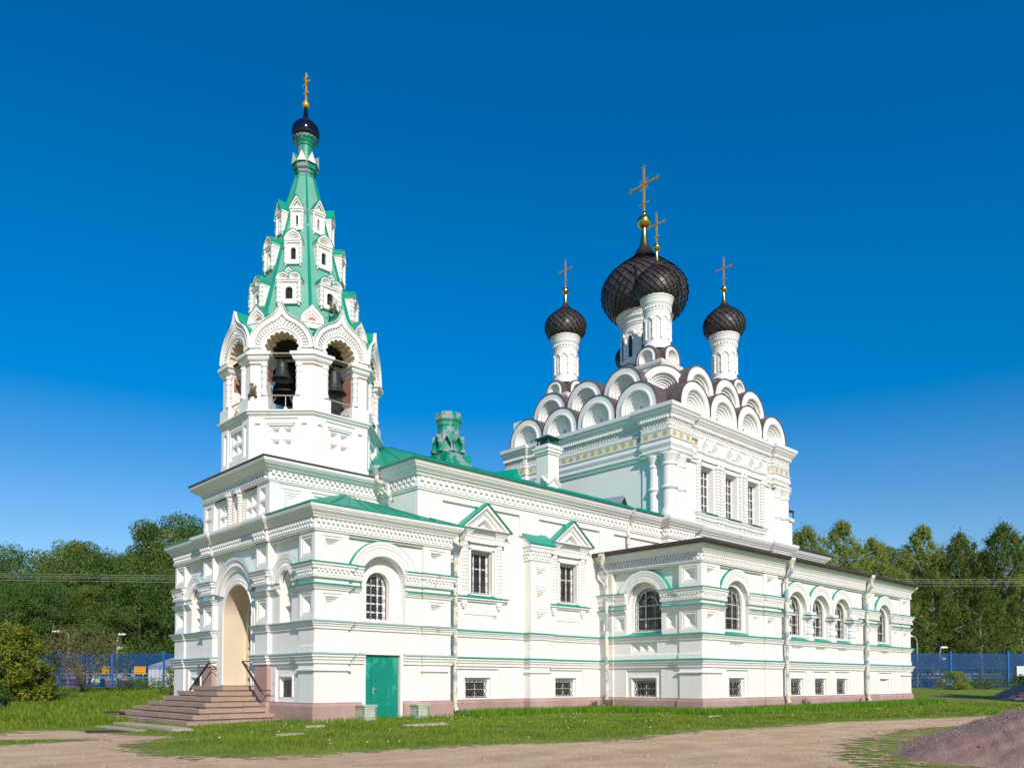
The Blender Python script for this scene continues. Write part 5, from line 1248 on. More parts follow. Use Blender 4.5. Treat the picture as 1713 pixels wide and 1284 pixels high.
# ================================================================ terrain
def dist_view(x, y): return (x-CAMX)*math.cos(YAW)+(y-CAMY)*math.sin(YAW)
def gz(x, y):
    D = (x-CAMX)*math.cos(YAW)+(y-CAMY)*math.sin(YAW)
    t = np.clip((D-44)/30, 0, 1); t = t*t*(3-2*t)
    west = np.exp(-(((x+6)/4.)**2+((y-2.5)/7.)**2))
    return .78*t-.16*west+.02*np.sin(x*.9+1.3*np.sin(y*.5))*np.cos(y*.8)
def noise_mat(name, stops, scale, rough=.95, bscale=14, bd=.03, fine=None):
    m, n, l, b = nodes_of(name); b.inputs['Roughness'].default_value = rough
    t = tex(n, l, 'ShaderNodeTexNoise', scale, 8, .65); r = ramp(n, l, t.outputs['Fac'], stops)
    c = r.outputs[0]
    if fine:
        t2 = tex(n, l, 'ShaderNodeTexNoise', fine, 4); r2 = ramp(n, l, t2.outputs['Fac'], [(.3, (.6, .6, .6)), (.7, (1.3, 1.3, 1.3))])
        mm = n.new('ShaderNodeMix'); mm.data_type = 'RGBA'; mm.blend_type = 'MULTIPLY'; mm.inputs[0].default_value = .75
        l.new(c, mm.inputs[6]); l.new(r2.outputs[0], mm.inputs[7]); c = mm.outputs[2]
    l.new(c, b.inputs['Base Color'])
    t3 = tex(n, l, 'ShaderNodeTexNoise', bscale, 6); bump(n, l, b, t3.outputs['Fac'], bd, .8)
    return m, n, l, b
noise_mat('lawn', [(.25, (.10, .14, .012)), (.5, (.18, .24, .018)), (.75, (.28, .30, .04))], .55, fine=5, bscale=6, bd=.12)
dm, dn, dl, db = noise_mat('dirt', [(.28, (.53, .34, .185)), (.5, (.72, .485, .28)), (.72, (.84, .61, .38))], .9, bscale=16, bd=.07, fine=24)
noise_mat('gravel', [(.3, (.29, .17, .13)), (.6, (.38, .24, .19)), (.8, (.46, .31, .25))], 1.6, bscale=28, bd=.03, fine=38)
tcr = dn.new('ShaderNodeTexCoord'); mpr = dn.new('ShaderNodeMapping'); mpr.inputs['Scale'].default_value = (.12, 1.5, 1); mpr.inputs['Rotation'].default_value = (0, 0, R(6)); dl.new(tcr.outputs['Object'], mpr.inputs['Vector'])
tnr = dn.new('ShaderNodeTexNoise'); tnr.inputs['Scale'].default_value = 1.2; tnr.inputs['Detail'].default_value = 6; dl.new(mpr.outputs[0], tnr.inputs['Vector'])
rrr = ramp(dn, dl, tnr.outputs['Fac'], [(.35, (.74, .72, .70)), (.6, (1.06, 1.05, 1.04))]); src = db.inputs['Base Color'].links[0].from_socket
mur = dn.new('ShaderNodeMix'); mur.data_type = 'RGBA'; mur.blend_type = 'MULTIPLY'; mur.inputs[0].default_value = .5; dl.new(src, mur.inputs[6]); dl.new(rrr.outputs[0], mur.inputs[7]); dl.new(mur.outputs[2], db.inputs['Base Color'])
# dirt coverage fades into the grass
at = dn.new('ShaderNodeAttribute'); at.attribute_name = 'cover'; at.attribute_type = 'GEOMETRY'
tn = tex(dn, dl, 'ShaderNodeTexNoise', 2.6, 8, .75)
ma = dn.new('ShaderNodeMath'); ma.operation = 'ADD'; dl.new(at.outputs['Fac'], ma.inputs[0])
mb_ = dn.new('ShaderNodeMath'); mb_.operation = 'MULTIPLY_ADD'; dl.new(tn.outputs['Fac'], mb_.inputs[0]); mb_.inputs[1].default_value = 2.6; mb_.inputs[2].default_value = -1.3
dl.new(mb_.outputs[0], ma.inputs[1])
cr = ramp(dn, dl, ma.outputs[0], [(.44, (0, 0, 0)), (.56, (1, 1, 1))])
tr = dn.new('ShaderNodeBsdfTransparent'); mx = dn.new('ShaderNodeMixShader'); mo = dn['Material Output']
dl.new(cr.outputs[0], mx.inputs[0]); dl.new(tr.outputs[0], mx.inputs[1]); dl.new(db.outputs[0], mx.inputs[2]); dl.new(mx.outputs[0], mo.inputs['Surface'])

def grid_mesh(name, xs, ys, zf, mat, attr=None):
    X, Y = np.meshgrid(xs, ys); Z = zf(X, Y); nx, ny = len(xs), len(ys)
    co = np.stack([X, Y, Z], -1).reshape(-1, 3); i = np.arange(nx*ny).reshape(ny, nx)
    f = np.stack([i[:-1, :-1], i[:-1, 1:], i[1:, 1:], i[1:, :-1]], -1).reshape(-1, 4)
    return np_mesh(name, co, f, mat, attr, smooth=True)
def np_mesh(name, co, f, mat, attr=None, smooth=False):
    me = bpy.data.meshes.new(name); k = f.shape[1]
    me.vertices.add(len(co)); me.vertices.foreach_set('co', np.ascontiguousarray(co, dtype=np.float32).ravel())
    me.loops.add(f.size); me.loops.foreach_set('vertex_index', np.ascontiguousarray(f, dtype=np.int32).ravel())
    me.polygons.add(len(f)); me.polygons.foreach_set('loop_start', np.arange(0, f.size, k, dtype=np.int32)); me.polygons.foreach_set('loop_total', np.full(len(f), k, dtype=np.int32))
    me.polygons.foreach_set('use_smooth', np.full(len(f), smooth)); me.update(calc_edges=True); me.validate()
    if attr is not None:
        for nm_, v in attr.items():
            a = me.attributes.new(nm_, 'FLOAT', 'POINT'); a.data.foreach_set('value', np.ascontiguousarray(v, dtype=np.float32).ravel())
    me.materials.append(MATS[mat]); o = bpy.data.objects.new(name, me); COL.objects.link(o); return o
xs = np.concatenate([np.array([-900, -500, -300, -200, -140, -100]), np.arange(-70, 110, 1.0), np.array([115, 140, 180, 240, 330, 500, 900])])
ys = np.concatenate([np.array([-900, -500, -300, -180, -110, -70]), np.arange(-50, 120, 1.0), np.array([125, 150, 200, 280, 400, 600, 900])])
tag(grid_mesh('ground', xs, ys, gz, 'lawn'), kind='structure')
DIRT = [(-10.6, -3.2)] and [(-30, 4), (-12.5, 3.3), (-8.4, 1.6), (-7.2, 3.9), (-6.0, 3.4), (-6.0, .9), (-5.55, -2.9), (-7.6, -5.4), (-8.0, -8.2), (-7.7, -9.6), (-6.4, -10.3), (-5.0, -10.4), (-2.5, -10.9), (.2, -11.7), (5.4, -11.4), (9.6, -11.6), (15.5, -12.2), (22.0, -14.2), (27.5, -16.0), (22.5, -16.6), (15.5, -15.4), (9.0, -14.7), (4.6, -15.4), (1.2, -16.6), (-1.5, -18.2), (-2.0, -40), (-30, -40)]
ISLE = [(-14, .6), (-7.4, -1.6), (-7.2, -2.9), (-8.9, -3.6), (-14, -3.6)]
def inside(P_, X, Y):
    r = np.zeros(X.shape, bool); n = len(P_)
    for i in range(n):
        (x0, y0), (x1, y1) = P_[i], P_[(i+1) % n]
        c = ((y0 > Y) != (y1 > Y)) & (X < (x1-x0)*(Y-y0)/(y1-y0+1e-12)+x0); r ^= c
    return r
def edge_dist(P_, X, Y):
    d = np.full(X.shape, 1e9); n = len(P_)
    for i in range(n):
        (x0, y0), (x1, y1) = P_[i], P_[(i+1) % n]; dx, dy = x1-x0, y1-y0
        t = np.clip(((X-x0)*dx+(Y-y0)*dy)/(dx*dx+dy*dy), 0, 1); d = np.minimum(d, np.hypot(X-x0-t*dx, Y-y0-t*dy))
    return d
def cover(X, Y):
    s = edge_dist(DIRT, X, Y)*np.where(inside(DIRT, X, Y), 1, -1)
    s2 = edge_dist(ISLE, X, Y)*np.where(inside(ISLE, X, Y), -1, 1)
    c = np.clip(.5+.62*np.minimum(s, s2), -.4, 1.4)
    return np.where((Y < -13.2) & (X > -5), np.maximum(c, .40), c)      # the verge by the heap is only thinly grassed
gx, gy = np.arange(-18, 30, .22), np.arange(-24, 6, .22)
XX, YY = np.meshgrid(gx, gy)
o = grid_mesh('dirt_road', gx, gy, lambda X, Y: gz(X, Y)+.012, 'dirt', {'cover': cover(XX, YY)}); tag(o, kind='structure')

# ---------------------------------------------------------------- grass blades, flowers, pebbles
nr = np.random.default_rng(11)
def leaf_mat(name, stops, scale, trans=.35, rough=.6, hue=None):
    m, n, l, b = nodes_of(name)
    t = tex(n, l, 'ShaderNodeTexNoise', scale, 4); r = ramp(n, l, t.outputs['Fac'], stops)
    l.new(r.outputs[0], b.inputs['Base Color']); b.inputs['Roughness'].default_value = rough
    tl_ = n.new('ShaderNodeBsdfTranslucent'); mxs = n.new('ShaderNodeMixShader'); mxs.inputs[0].default_value = trans
    l.new(r.outputs[0], tl_.inputs['Color']); l.new(b.outputs[0], mxs.inputs[1]); l.new(tl_.outputs[0], mxs.inputs[2]); l.new(mxs.outputs[0], n['Material Output'].inputs['Surface'])
leaf_mat('grass_blade', [(.3, (.105, .185, .008)), (.5, (.18, .275, .012)), (.72, (.30, .325, .03))], .6, .4)
leaf_mat('grass_lush', [(.3, (.11, .24, .008)), (.7, (.18, .35, .012))], 1.5, .4)
simple('petal', (.8, .8, .76), None, 1, .6)
foot = [(-.1, -.1), (5.6, -.1), (5.6, .5), (14.8, .5), (14.8, -4.85), (37.2, -4.85), (37.2, 12), (-.1, 12)]
STEPP = [(-3.3, YA-3.5), (.2, YA-3.5), (.2, YA+3.5), (-3.3, YA+3.5)]
def scatter(n, box, near=None):
    x = nr.uniform(box[0], box[1], n); y = nr.uniform(box[2], box[3], n)
    D = (x-CAMX)*math.cos(YAW)+(y-CAMY)*math.sin(YAW); la = (x-CAMX)*math.sin(YAW)-(y-CAMY)*math.cos(YAW)
    ok = (D > 11.5) & (np.abs(la/D) < .70) & ~inside(foot, x, y) & ~inside(STEPP, x, y)
    return x[ok], y[ok], D[ok]
def blades(name, x, y, h, wd, mat, lean=.5):
    n = len(x); a = nr.uniform(0, 2*PI, n); b = a+nr.uniform(.8, 2.2, n); z = gz(x, y)
    ux, uy = np.cos(a)*wd/2, np.sin(a)*wd/2; lx, ly = np.cos(b)*h*lean*nr.uniform(.1, 1, n), np.sin(b)*h*lean*nr.uniform(.1, 1, n)
    co = np.stack([np.stack([x-ux, y-uy, z-.01], -1), np.stack([x+ux, y+uy, z-.01], -1), np.stack([x+lx, y+ly, z+h], -1)], 1).reshape(-1, 3)
    return np_mesh(name, co, np.arange(3*n).reshape(n, 3), mat)
x, y, D = scatter(330000, (-16, 40, -14, 14)); cv = cover(x, y)+nr.normal(0, .28, len(x))
keep = (cv < .33) & (nr.uniform(0, 1, len(x)) < np.clip(22/D, .25, 1)); x, y, D = x[keep], y[keep], D[keep]
h = nr.uniform(.02, .062, len(x))*(1+.7*np.sin(x*.7+2*np.sin(y*.6))**2)*np.clip((.5-cover(x, y))*1.4, .35, 1.1); tag(blades('lawn_grass', x, y, h, .014+.0009*D, 'grass_blade', .8), kind='stuff', label='short mown grass round the church')
x, y, D = scatter(420000, (-30, 90, 5, 75)); keep = (D > 24) & (D < 69) & (nr.uniform(0, 1, len(x)) < .9); x, y, D = x[keep], y[keep], D[keep]
tag(blades('meadow_grass', x, y, nr.uniform(.06, .24, len(x))*(.6+.6*np.sin(x*.5+2*np.sin(y*.4))**2), .02+.0012*D, 'grass_blade', .8), kind='stuff', label='rougher meadow grass towards the fences')
ed = lambda x, y: edge_dist(foot, x, y)
x, y, D = scatter(260000, (-1, 39, -9, 1)); e_ = ed(x, y); pr_ = np.exp(-(np.maximum(e_-.9, 0)/.5)**2)*np.where(x < 6, .35*np.exp(-(np.maximum(e_-.2, 0)/.4)**2), 1)
keep = nr.uniform(0, 1, len(x)) < pr_; x, y, D = x[keep], y[keep], D[keep]
tag(blades('tall_grass', x, y, nr.uniform(.12, .33, len(x))*np.where(x < 6, .6, 1), .016+.0009*D, 'grass_lush', .6), kind='stuff', label='lush taller grass along the foot of the walls')
x, y, D = scatter(900, (-6, 38, -12, 0)); keep = (cover(x, y) < .1) & (np.sin(x*1.1+3*np.sin(y*.7)) > .3); x, y = x[keep][:110], y[keep][:110]
m = MB()
for a, b in zip(x, y):
    z = float(gz(a, b))+.10+.1*(float(ed(np.array([a]), np.array([b]))[0]) < 1); r = rng.uniform(.012, .03); m.lathe(a, b, [(.002, z), (r, z+.008), (r*.6, z+.02)], 6)
tag(m.build('clover_flowers', 'petal'), kind='stuff', label='small white clover flowers in the grass')
x, y, D = scatter(11000, (-13, 24, -21, 3)); keep = cover(x, y) > .45; x, y = x[keep], y[keep]
m = MB()
for a, b in zip(x, y):
    z = float(gz(a, b)); r = min(.042, .005+rng.expovariate(150)); m.lathe(a, b, [(r*.7, z), (r, z+r*.5), (r*.6, z+r*1.1)], 5, rng.uniform(0, 1))
simple('pebble', (.30, .23, .18), (.46, .37, .30), 9, .9); tag(m.build('road_pebbles', 'pebble'), kind='stuff', label='loose pebbles and crumbs of stone on the dirt road')

# ================================================================ things round the church
FWD = (math.cos(YAW), math.sin(YAW)); RGT = (math.sin(YAW), -math.cos(YAW))
def vd(D, lat): return (CAMX+FWD[0]*D+RGT[0]*lat, CAMY+FWD[1]*D+RGT[1]*lat)
def G(x, y): return float(gz(x, y))
VANG = math.atan2(RGT[1], RGT[0])
def top(name, label, cat, loc, rot=0, group=None):
    o = empty(name, loc); o.rotation_euler.z = rot; return tag(o, label, cat, group)
FL = Fr(0, 0, 0)
for px_, py_, lb in ((1.72, -.36, 'pale green panelled stone box left of the green door'), (3.95, -.32, 'pale green panelled stone box right of the green door')):
    m = MB(); z = G(px_, py_)-.05; s = .27; fr = Fr(px_, py_, R(-3))
    m.box(fr, -s, s, -s, s, z, z+.06)
    for k in range(4):
        f4 = Fr(px_, py_, R(-3)+k*PI/2); f4.o = f4.xy(0, s-.02)
        h = rect(-s+.07, s-.07, .13, .44); sh = [(a, b+z) for a, b in h]
        m.slab(f4, -s+.02, s-.02, z+.06, z+.52, -.05, 0, [sh]); m.reveal(f4, sh, 0, -.03); i2 = [(a*.8, z+.285+(b-z-.285)*.8) for a, b in sh]; m.reveal(f4, sh, -.03, -.005, i2); m.tess(f4, [i2], -.005)
    m.box(fr, -s-.005, s+.005, -s-.005, s+.005, z+.52, z+.57)
    recenter(tag(m.build('stone_box', 'box_green'), lb, 'stone box'))
def slabstone(pts, z0, h, name, mat, label, cat):
    m = MB(); m.prism([(x, y, z0) for x, y in pts], [(x+rng.uniform(-.02, .02), y+rng.uniform(-.02, .02), z0+h+rng.uniform(-.01, .01)) for x, y in pts]); return recenter(tag(m.build(name, mat), label, cat))
noise_mat('pale_stone', [(.3, (.42, .33, .24)), (.7, (.54, .44, .33))], 1.5, bscale=18, bd=.02, fine=22)
a = slabstone([(-4.55, -.2), (-4.1, -.5), (-3.9, .3), (-4.0, 5.0), (-4.45, 5.2)], -.3, .27, 'kerb_stone', 'pale_stone', 'long pale kerb stone lying just below the bottom granite step', 'kerb stone')
a = slabstone([(-5.1, 1.3), (-4.75, 1.2), (-4.8, 4.6), (-5.15, 4.8)], -.3, .2, 'kerb_stone', 'pale_stone', 'low kerb stone farther out on the path before the steps', 'kerb stone')
a = slabstone([(-6.3, 1.2), (-5.3, 1.0), (-5.35, 2.0), (-6.1, 2.3)], -.2, .09, 'metal_plate', 'rail_brown', 'dark metal plate lying on the path by the steps', 'metal plate')
a = slabstone([(-3.0, 6.9+2), (-2.4, 8.9), (-2.5, 9.8), (-3.4, 9.7)], .12, .06, 'rusty_sheet', 'rail_brown', 'brown sheet lying on the far end of the bottom step', 'sheet')
for i, (x, y, sx, lb) in enumerate(((-3.3, -4.6, .5, 'flat worn stone in the lawn near the left end of the road'), (1.5, -3.9, 1.0, 'long flat pale stone in the lawn below the drainpipe'), (-1.2, -2.2, .4, 'small flat pale stone in the lawn before the porch corner'), (12.7, -6.7, .5, 'pale stone lying in the grass before the low annex'))):
    m = MB(); n = 9; z = G(x, y); m.prism([(x+sx*math.cos(q*2*PI/n)*rng.uniform(.7, 1), y+.3*sx*math.sin(q*2*PI/n)*rng.uniform(.7, 1), z-.03) for q in range(n)], [(x+sx*.9*math.cos(q*2*PI/n)*rng.uniform(.8, 1), y+.26*sx*math.sin(q*2*PI/n)*rng.uniform(.8, 1), z+.055) for q in range(n)])
    recenter(tag(m.build('flat_stone', 'pale_stone'), lb, 'stone'))
# grey rain chutes on the ground under the pipes
for (x, y, L, lb) in ((6.2, -.05, 1.7, 'grey metal rain chute lying by the drainpipe next to the door'), (21.7, -5.0, 2.2, 'grey metal rain chute lying at the foot of the annex')):
    m = MB(); z = G(x, y)+.10; m.prism([(x-.1, y, z), (x+L, y-.45, z-.04), (x+L, y-.62, z-.04), (x-.1, y-.25, z)], [(x-.1, y, z+.05), (x+L, y-.45, z+.0), (x+L, y-.62, z+.0), (x-.1, y-.25, z+.05)])
    recenter(tag(m.build('rain_chute', 'grey_zinc'), lb, 'rain chute'))
# gravel heaps
def heap(D, lat, r, h, seed, label):
    x, y = vd(D, lat); n = 150 if r > 3.2 else 60; g1 = np.linspace(-r*1.25, r*1.25, n); n2 = np.random.default_rng(seed)
    X, Y = np.meshgrid(g1, g1); q = np.hypot(X, Y)/r; an = np.arctan2(Y, X)
    q = q*(1+.05*np.sin(3*an+seed)+.03*np.sin(7*an))
    Z = h*np.where(q < 1, (1-q)**.9*(1-.25*np.exp(-(q/.18)**2)), (1-q)*1.2)
    for s, a_ in ((2.2, .035), (5, .02), (11, .012), (24, .008)):
        ph = n2.uniform(0, 6, 4); Z += a_*(np.sin(X*s+ph[0]+2*np.sin(Y*s*.7+ph[1]))*np.cos(Y*s*1.1+ph[2]))
    Z += n2.normal(0, .006, Z.shape)
    co = np.stack([X+x, Y+y, Z+G(x, y)], -1).reshape(-1, 3); i = np.arange(n*n).reshape(n, n)
    f = np.stack([i[:-1, :-1], i[:-1, 1:], i[1:, 1:], i[1:, :-1]], -1).reshape(-1, 4)
    o = np_mesh('gravel_heap', co, f, 'gravel', smooth=True); tag(o, label, 'gravel heap')
    if r > 3.2:
        m = MB()
        for _ in range(1500):
            a, b = n2.uniform(0, 2*PI), math.sqrt(n2.uniform(.02, 1.1)); X0, Y0 = r*b*math.cos(a), r*b*math.sin(a)
            ii, jj = int(np.clip((Y0+r*1.25)/(2.5*r)*(n-1), 0, n-1)), int(np.clip((X0+r*1.25)/(2.5*r)*(n-1), 0, n-1)); z = float(Z[ii, jj])+G(x, y); s = .008+n2.exponential(.007); s = min(s, .05)
            m.lathe(x+X0, y+Y0, [(s*.6, z-.01), (s, z+s*.4), (s*.5, z+s)], 5, n2.uniform(0, 1))
        m.build('loose_stones', 'gravel', o)['kind'] = 'stuff'
    return o
heap(14.0, 10.62, 3.65, 1.22, 3, 'big pinkish gravel heap at the right edge in the foreground')
heap(54, 35.6, 3.0, 1.35, 8, 'small grey gravel heap farther back behind the big one')
# ---------------------------------------------------------------- blue mesh fence
paint_metal('fence_blue', (.0, .12, .44), (.0, .14, .50), (.0, .10, .36), .8, .4)
m_, n_, l_, b_ = nodes_of('fence_mesh'); b_.inputs['Base Color'].default_value = (.0, .06, .22, 1); b_.inputs['Roughness'].default_value = .5
tr_ = n_.new('ShaderNodeBsdfTransparent'); mx_ = n_.new('ShaderNodeMixShader'); tc_ = n_.new('ShaderNodeTexCoord'); sp_x = n_.new('ShaderNodeSeparateXYZ'); l_.new(tc_.outputs['Object'], sp_x.inputs[0])
rr_ = ramp(n_, l_, sp_x.outputs['Z'], [(.0, (.20,)*3), (.58, (.20,)*3), (.6, (.46,)*3), (1.0, (.46,)*3)])
dv = n_.new('ShaderNodeMath'); dv.operation = 'DIVIDE'; l_.new(sp_x.outputs['Z'], dv.inputs[0]); dv.inputs[1].default_value = 3.0; l_.new(dv.outputs[0], rr_.inputs['Fac'])
l_.new(rr_.outputs[0], mx_.inputs[0]); l_.new(tr_.outputs[0], mx_.inputs[1]); l_.new(b_.outputs[0], mx_.inputs[2]); l_.new(mx_.outputs[0], n_['Material Output'].inputs['Surface'])
def fence(D, la, lb_, posts, label):
    xa, ya = vd(D, la); z = G(xa, ya)
    t = top('mesh_fence', label, 'fence', (xa, ya, z-.02), VANG); L = lb_-la
    m = MB(); m.box(FL, 0, L, -.006, .006, .05, 3.0); m.build('mesh_panel', 'fence_mesh', t)
    w_ = MB()
    n = int(L/.33)
    for i in range(n+1): w_.box(FL, i*L/n-.008, i*L/n+.008, -.02, .004, .05, 1.8)
    for zz in (.1, .9, 1.75, 3.0): w_.box(FL, 0, L, -.024, .006, zz-.015, zz+.015)
    w_.build('wires', 'fence_mesh' if False else 'fence_blue', t)
    for p in posts:
        b = MB(); b.box(FL, p-la-.07, p-la+.07, -.07, .09, -.3, 3.25); b.build('fence_post', 'fence_blue', t)
    return t
fence(70, -50, -27.5, [-44.9, -39.6, -34.9, -30.4, -27.6], 'blue wire mesh fence on the left below the dark wood')
fence(70, 33, 60, [33.2, 38.3, 43.3, 48.6, 54.2, 59.8], 'blue wire mesh fence on the right beyond the church')
def rails(D, la, lb_, label):      # low barrier seen through the right fence
    xa, ya = vd(D, la); t = top('railing', label, 'railing', (xa, ya, G(xa, ya)), VANG); m = MB(); L = lb_-la
    for zz in (.9, 1.25): m.box(FL, 0, L, -.04, .04, zz-.07, zz+.07)
    m.build('rail', 'grey_zinc', t); m = MB()
    for i in range(int(L/2.4)+1): m.box(FL, i*2.4-.05, i*2.4+.05, -.05, .05, 0, 2.0)
    m.build('rail_posts', 'fence_blue', t)
rails(76, 34, 62, 'grey and blue railing seen through the right mesh fence'); rails(76, -50, -30, 'grey and blue railing seen through the left mesh fence')
simple('sign_orange', (.80, .36, .01), (.75, .32, .01), 2, .5); simple('sign_ink', (.10, .05, .01), None, 1, .6); simple('white_paint', (.72, .74, .76), (.78, .79, .8), 3, .5)
def sign(D, lat, z, w_, h_, mat, label, lines=3):
    x, y = vd(D, lat); t = top('fence_sign', label, 'sign', (x, y, z), VANG); m = MB(); m.box(FL, -w_/2, w_/2, .02, .06, 0, h_); m.build('sign_board', mat, t)
    k = MB(); r3 = random.Random(int(lat*10))
    for i in range(lines):
        zz = h_*(.82-.62*i/max(1, lines-1)); u = -w_*.4
        while u < w_*.38:
            q = r3.uniform(.05, .14)*w_; q = min(q, w_*.42-u); k.box(FL, u, u+q, .06, .064, zz-h_*.05, zz+h_*.05); u += q+w_*.03
    k.build('lettering', 'sign_ink', t)
sign(69.9, -32.4, 2.0, .98, .62, 'sign_orange', 'larger orange notice board on the left mesh fence, nearer the white tent'); sign(69.9, -35.4, 2.02, .6, .62, 'sign_orange', 'smaller orange notice board on the left mesh fence, by the olive shrub')
x, y = vd(69.9, 44.4); t = top('panel_sign', 'white square panel on the right mesh fence', 'sign', (x, y, 1.75), VANG); m = MB(); m.box(FL, -.42, .42, .02, .06, 0, .9); m.build('sign_board', 'white_paint', t); k = MB()
for i in range(1, 4): k.box(FL, -.42+.21*i-.008, -.42+.21*i+.008, .06, .066, 0, .9); k.box(FL, -.42, .42, .06, .066, .9*i/4-.008, .9*i/4+.008)
k.build('grid_lines', 'grey_zinc', t)
# white tent and pink block beyond the left fence
x, y = vd(75, -32.1); t = top('white_tent', 'white gabled tent behind the left mesh fence', 'tent', (x, y, G(x, y)), VANG)
m = MB(); pts = [(-1.9, 0), (2.4, 0), (2.4, 2.0), (.35, 2.75), (-1.9, 2.0)]; m.prism([FL.p(u, 0, z) for u, z in pts], [FL.p(u, -5, z) for u, z in pts]); m.build('tent_cover', 'white_paint', t)
m = MB()
for u in (-1.9, -.8, .35, 1.4): m.box(FL, u-.02, u+.02, .0, .03, 0, 2.0)
m.box(FL, -1.9, 2.4, .0, .03, 1.97, 2.02); m.build('tent_seams', 'grey_zinc', t)
simple('pink_paint', (.55, .24, .22), (.6, .3, .28), 2, .7); x, y = vd(74, -36.1); m = MB(); fr = Fr(x, y, VANG); z = G(x, y); m.box(fr, -1.1, 1.1, -.5, .5, z-.1, z+.7); m.box(fr, -.95, .95, -.42, .42, z+.7, z+.82); recenter(tag(m.build('concrete_block', 'pink_paint'), 'low pink block behind the left mesh fence', 'block'))
simple('container_red', (.28, .05, .06), (.33, .08, .08), 2, .6); x, y = vd(77, -44.6); m = MB(); fr = Fr(x, y, VANG); z = G(x, y); m.box(fr, -2.6, 2.6, -2, 0, z, z+2.3)
for i in range(20): m.box(fr, -2.5+.26*i, -2.5+.26*i+.12, 0, .05, z+.1, z+2.2)
recenter(tag(m.build('container', 'container_red'), 'dull red corrugated container behind the left fence and shrubs', 'container'))
def lamp_post(D, lat, h, arm, side, label, extra=None):
    x, y = vd(D, lat); t = top('street_lamp', label, 'street lamp', (x, y, G(x, y)-.05), VANG)
    m = MB(); m.tube([(0, 0, 0), (0, 0, h-.5), (side*.08, 0, h-.2), (side*.35*arm, 0, h), (side*arm, 0, h+.02)], .075, 8, .05); m.build('post', 'grey_zinc', t)
    m = MB(); m.prism([FL.p(side*arm*.8, -.12, h-.04), FL.p(side*(arm+.55), -.12, h-.02), FL.p(side*(arm+.55), .12, h-.02), FL.p(side*arm*.8, .12, h-.04)], [FL.p(side*arm*.85, -.08, h+.12), FL.p(side*(arm+.5), -.08, h+.1), FL.p(side*(arm+.5), .08, h+.1), FL.p(side*arm*.85, .08, h+.12)]); m.build('lamp_head', 'white_paint', t)
    if extra:
        m = MB(); m.tube([(0, 0, extra), (side*.5, 0, extra)], .11, 8); m.lathe(side*.15, 0, [(.1, extra-.2), (.14, extra), (.1, extra+.16)], 8); m.build('camera', 'white_paint', t)
lamp_post(71, -39.3, 5.0, .9, -1, 'left street lamp with its arm bent to the left, behind the olive shrub')
lamp_post(71, -35.0, 4.75, .2, 1, 'street lamp with a white camera, just left of the white tent', 3.55)
lamp_post(82, -36.2, 3.2, .4, -1, 'small far lamp behind the fence above the white tent')
lamp_post(71, 35.9, 4.6, .55, -1, 'curved lamp post by the right end of the church')
lamp_post(71, 37.9, 3.6, .12, 1, 'short post with a white camera on the right fence', 2.6)
# power line
def wire(D, la, za, lb_, zb, sag, label):
    m = MB(); pts = []
    for i in range(33):
        t = i/32; x, y = vd(D, la+(lb_-la)*t); pts.append((x, y, za+(zb-za)*t-4*sag*t*(1-t)))
    m.tube(pts, .010, 5); recenter(tag(m.build('power_line', 'wire_grey'), label, 'power line', 'overhead wires crossing behind the church'))
simple('wire_grey', (.40, .40, .32), None, 1, .5)
for i, dz in enumerate((0, .3, .55, .95)): wire(64+.15*i, -47, 10.05-dz*.5, 52, 9.55-dz*.5, .25, ['topmost of the four overhead wires', 'second overhead wire from the top', 'third overhead wire from the top', 'lowest of the four overhead wires'][i])
for lat, lb in ((-47, 'wooden pole holding the wires on the left'), (52, 'wooden pole holding the wires on the right')):
    x, y = vd(64.2, lat); t = top('utility_pole', lb, 'utility pole', (x, y, G(x, y)-.3), VANG); m = MB(); m.tube([(0, 0, 0), (0, 0, 10.6)], .15, 8, .1); m.build('pole', 'old_wood', t); m = MB(); m.box(FL, -.06, .06, -.9, .9, 9.75, 9.9); m.build('crossarm', 'old_wood', t)
# ================================================================ trees
leaf_mat('leaf_deep', [(.3, (.05, .11, .018)), (.55, (.10, .19, .028)), (.75, (.18, .25, .036))], .3, .35)
leaf_mat('leaf_mid', [(.3, (.10, .16, .026)), (.55, (.17, .24, .038)), (.75, (.28, .31, .045))], .3, .4)
leaf_mat('leaf_olive', [(.3, (.25, .32, .07)), (.6, (.38, .44, .10)), (.8, (.48, .50, .13))], .25, .5)
leaf_mat('leaf_yellow', [(.3, (.10, .145, .012)), (.55, (.23, .265, .018)), (.75, (.42, .39, .03))], 1.3, .4)
leaf_mat('leaf_pine', [(.3, (.06, .095, .045)), (.7, (.10, .14, .07))], 1, .2)
leaf_mat('leaf_dry', [(.3, (.17, .15, .04)), (.7, (.26, .225, .07))], 1, .35)
simple('bark', (.11, .085, .06), (.17, .135, .10), 4, .95, 0, 12, .05); simple('bark_birch', (.34, .31, .26), (.16, .14, .12), 5, .9)
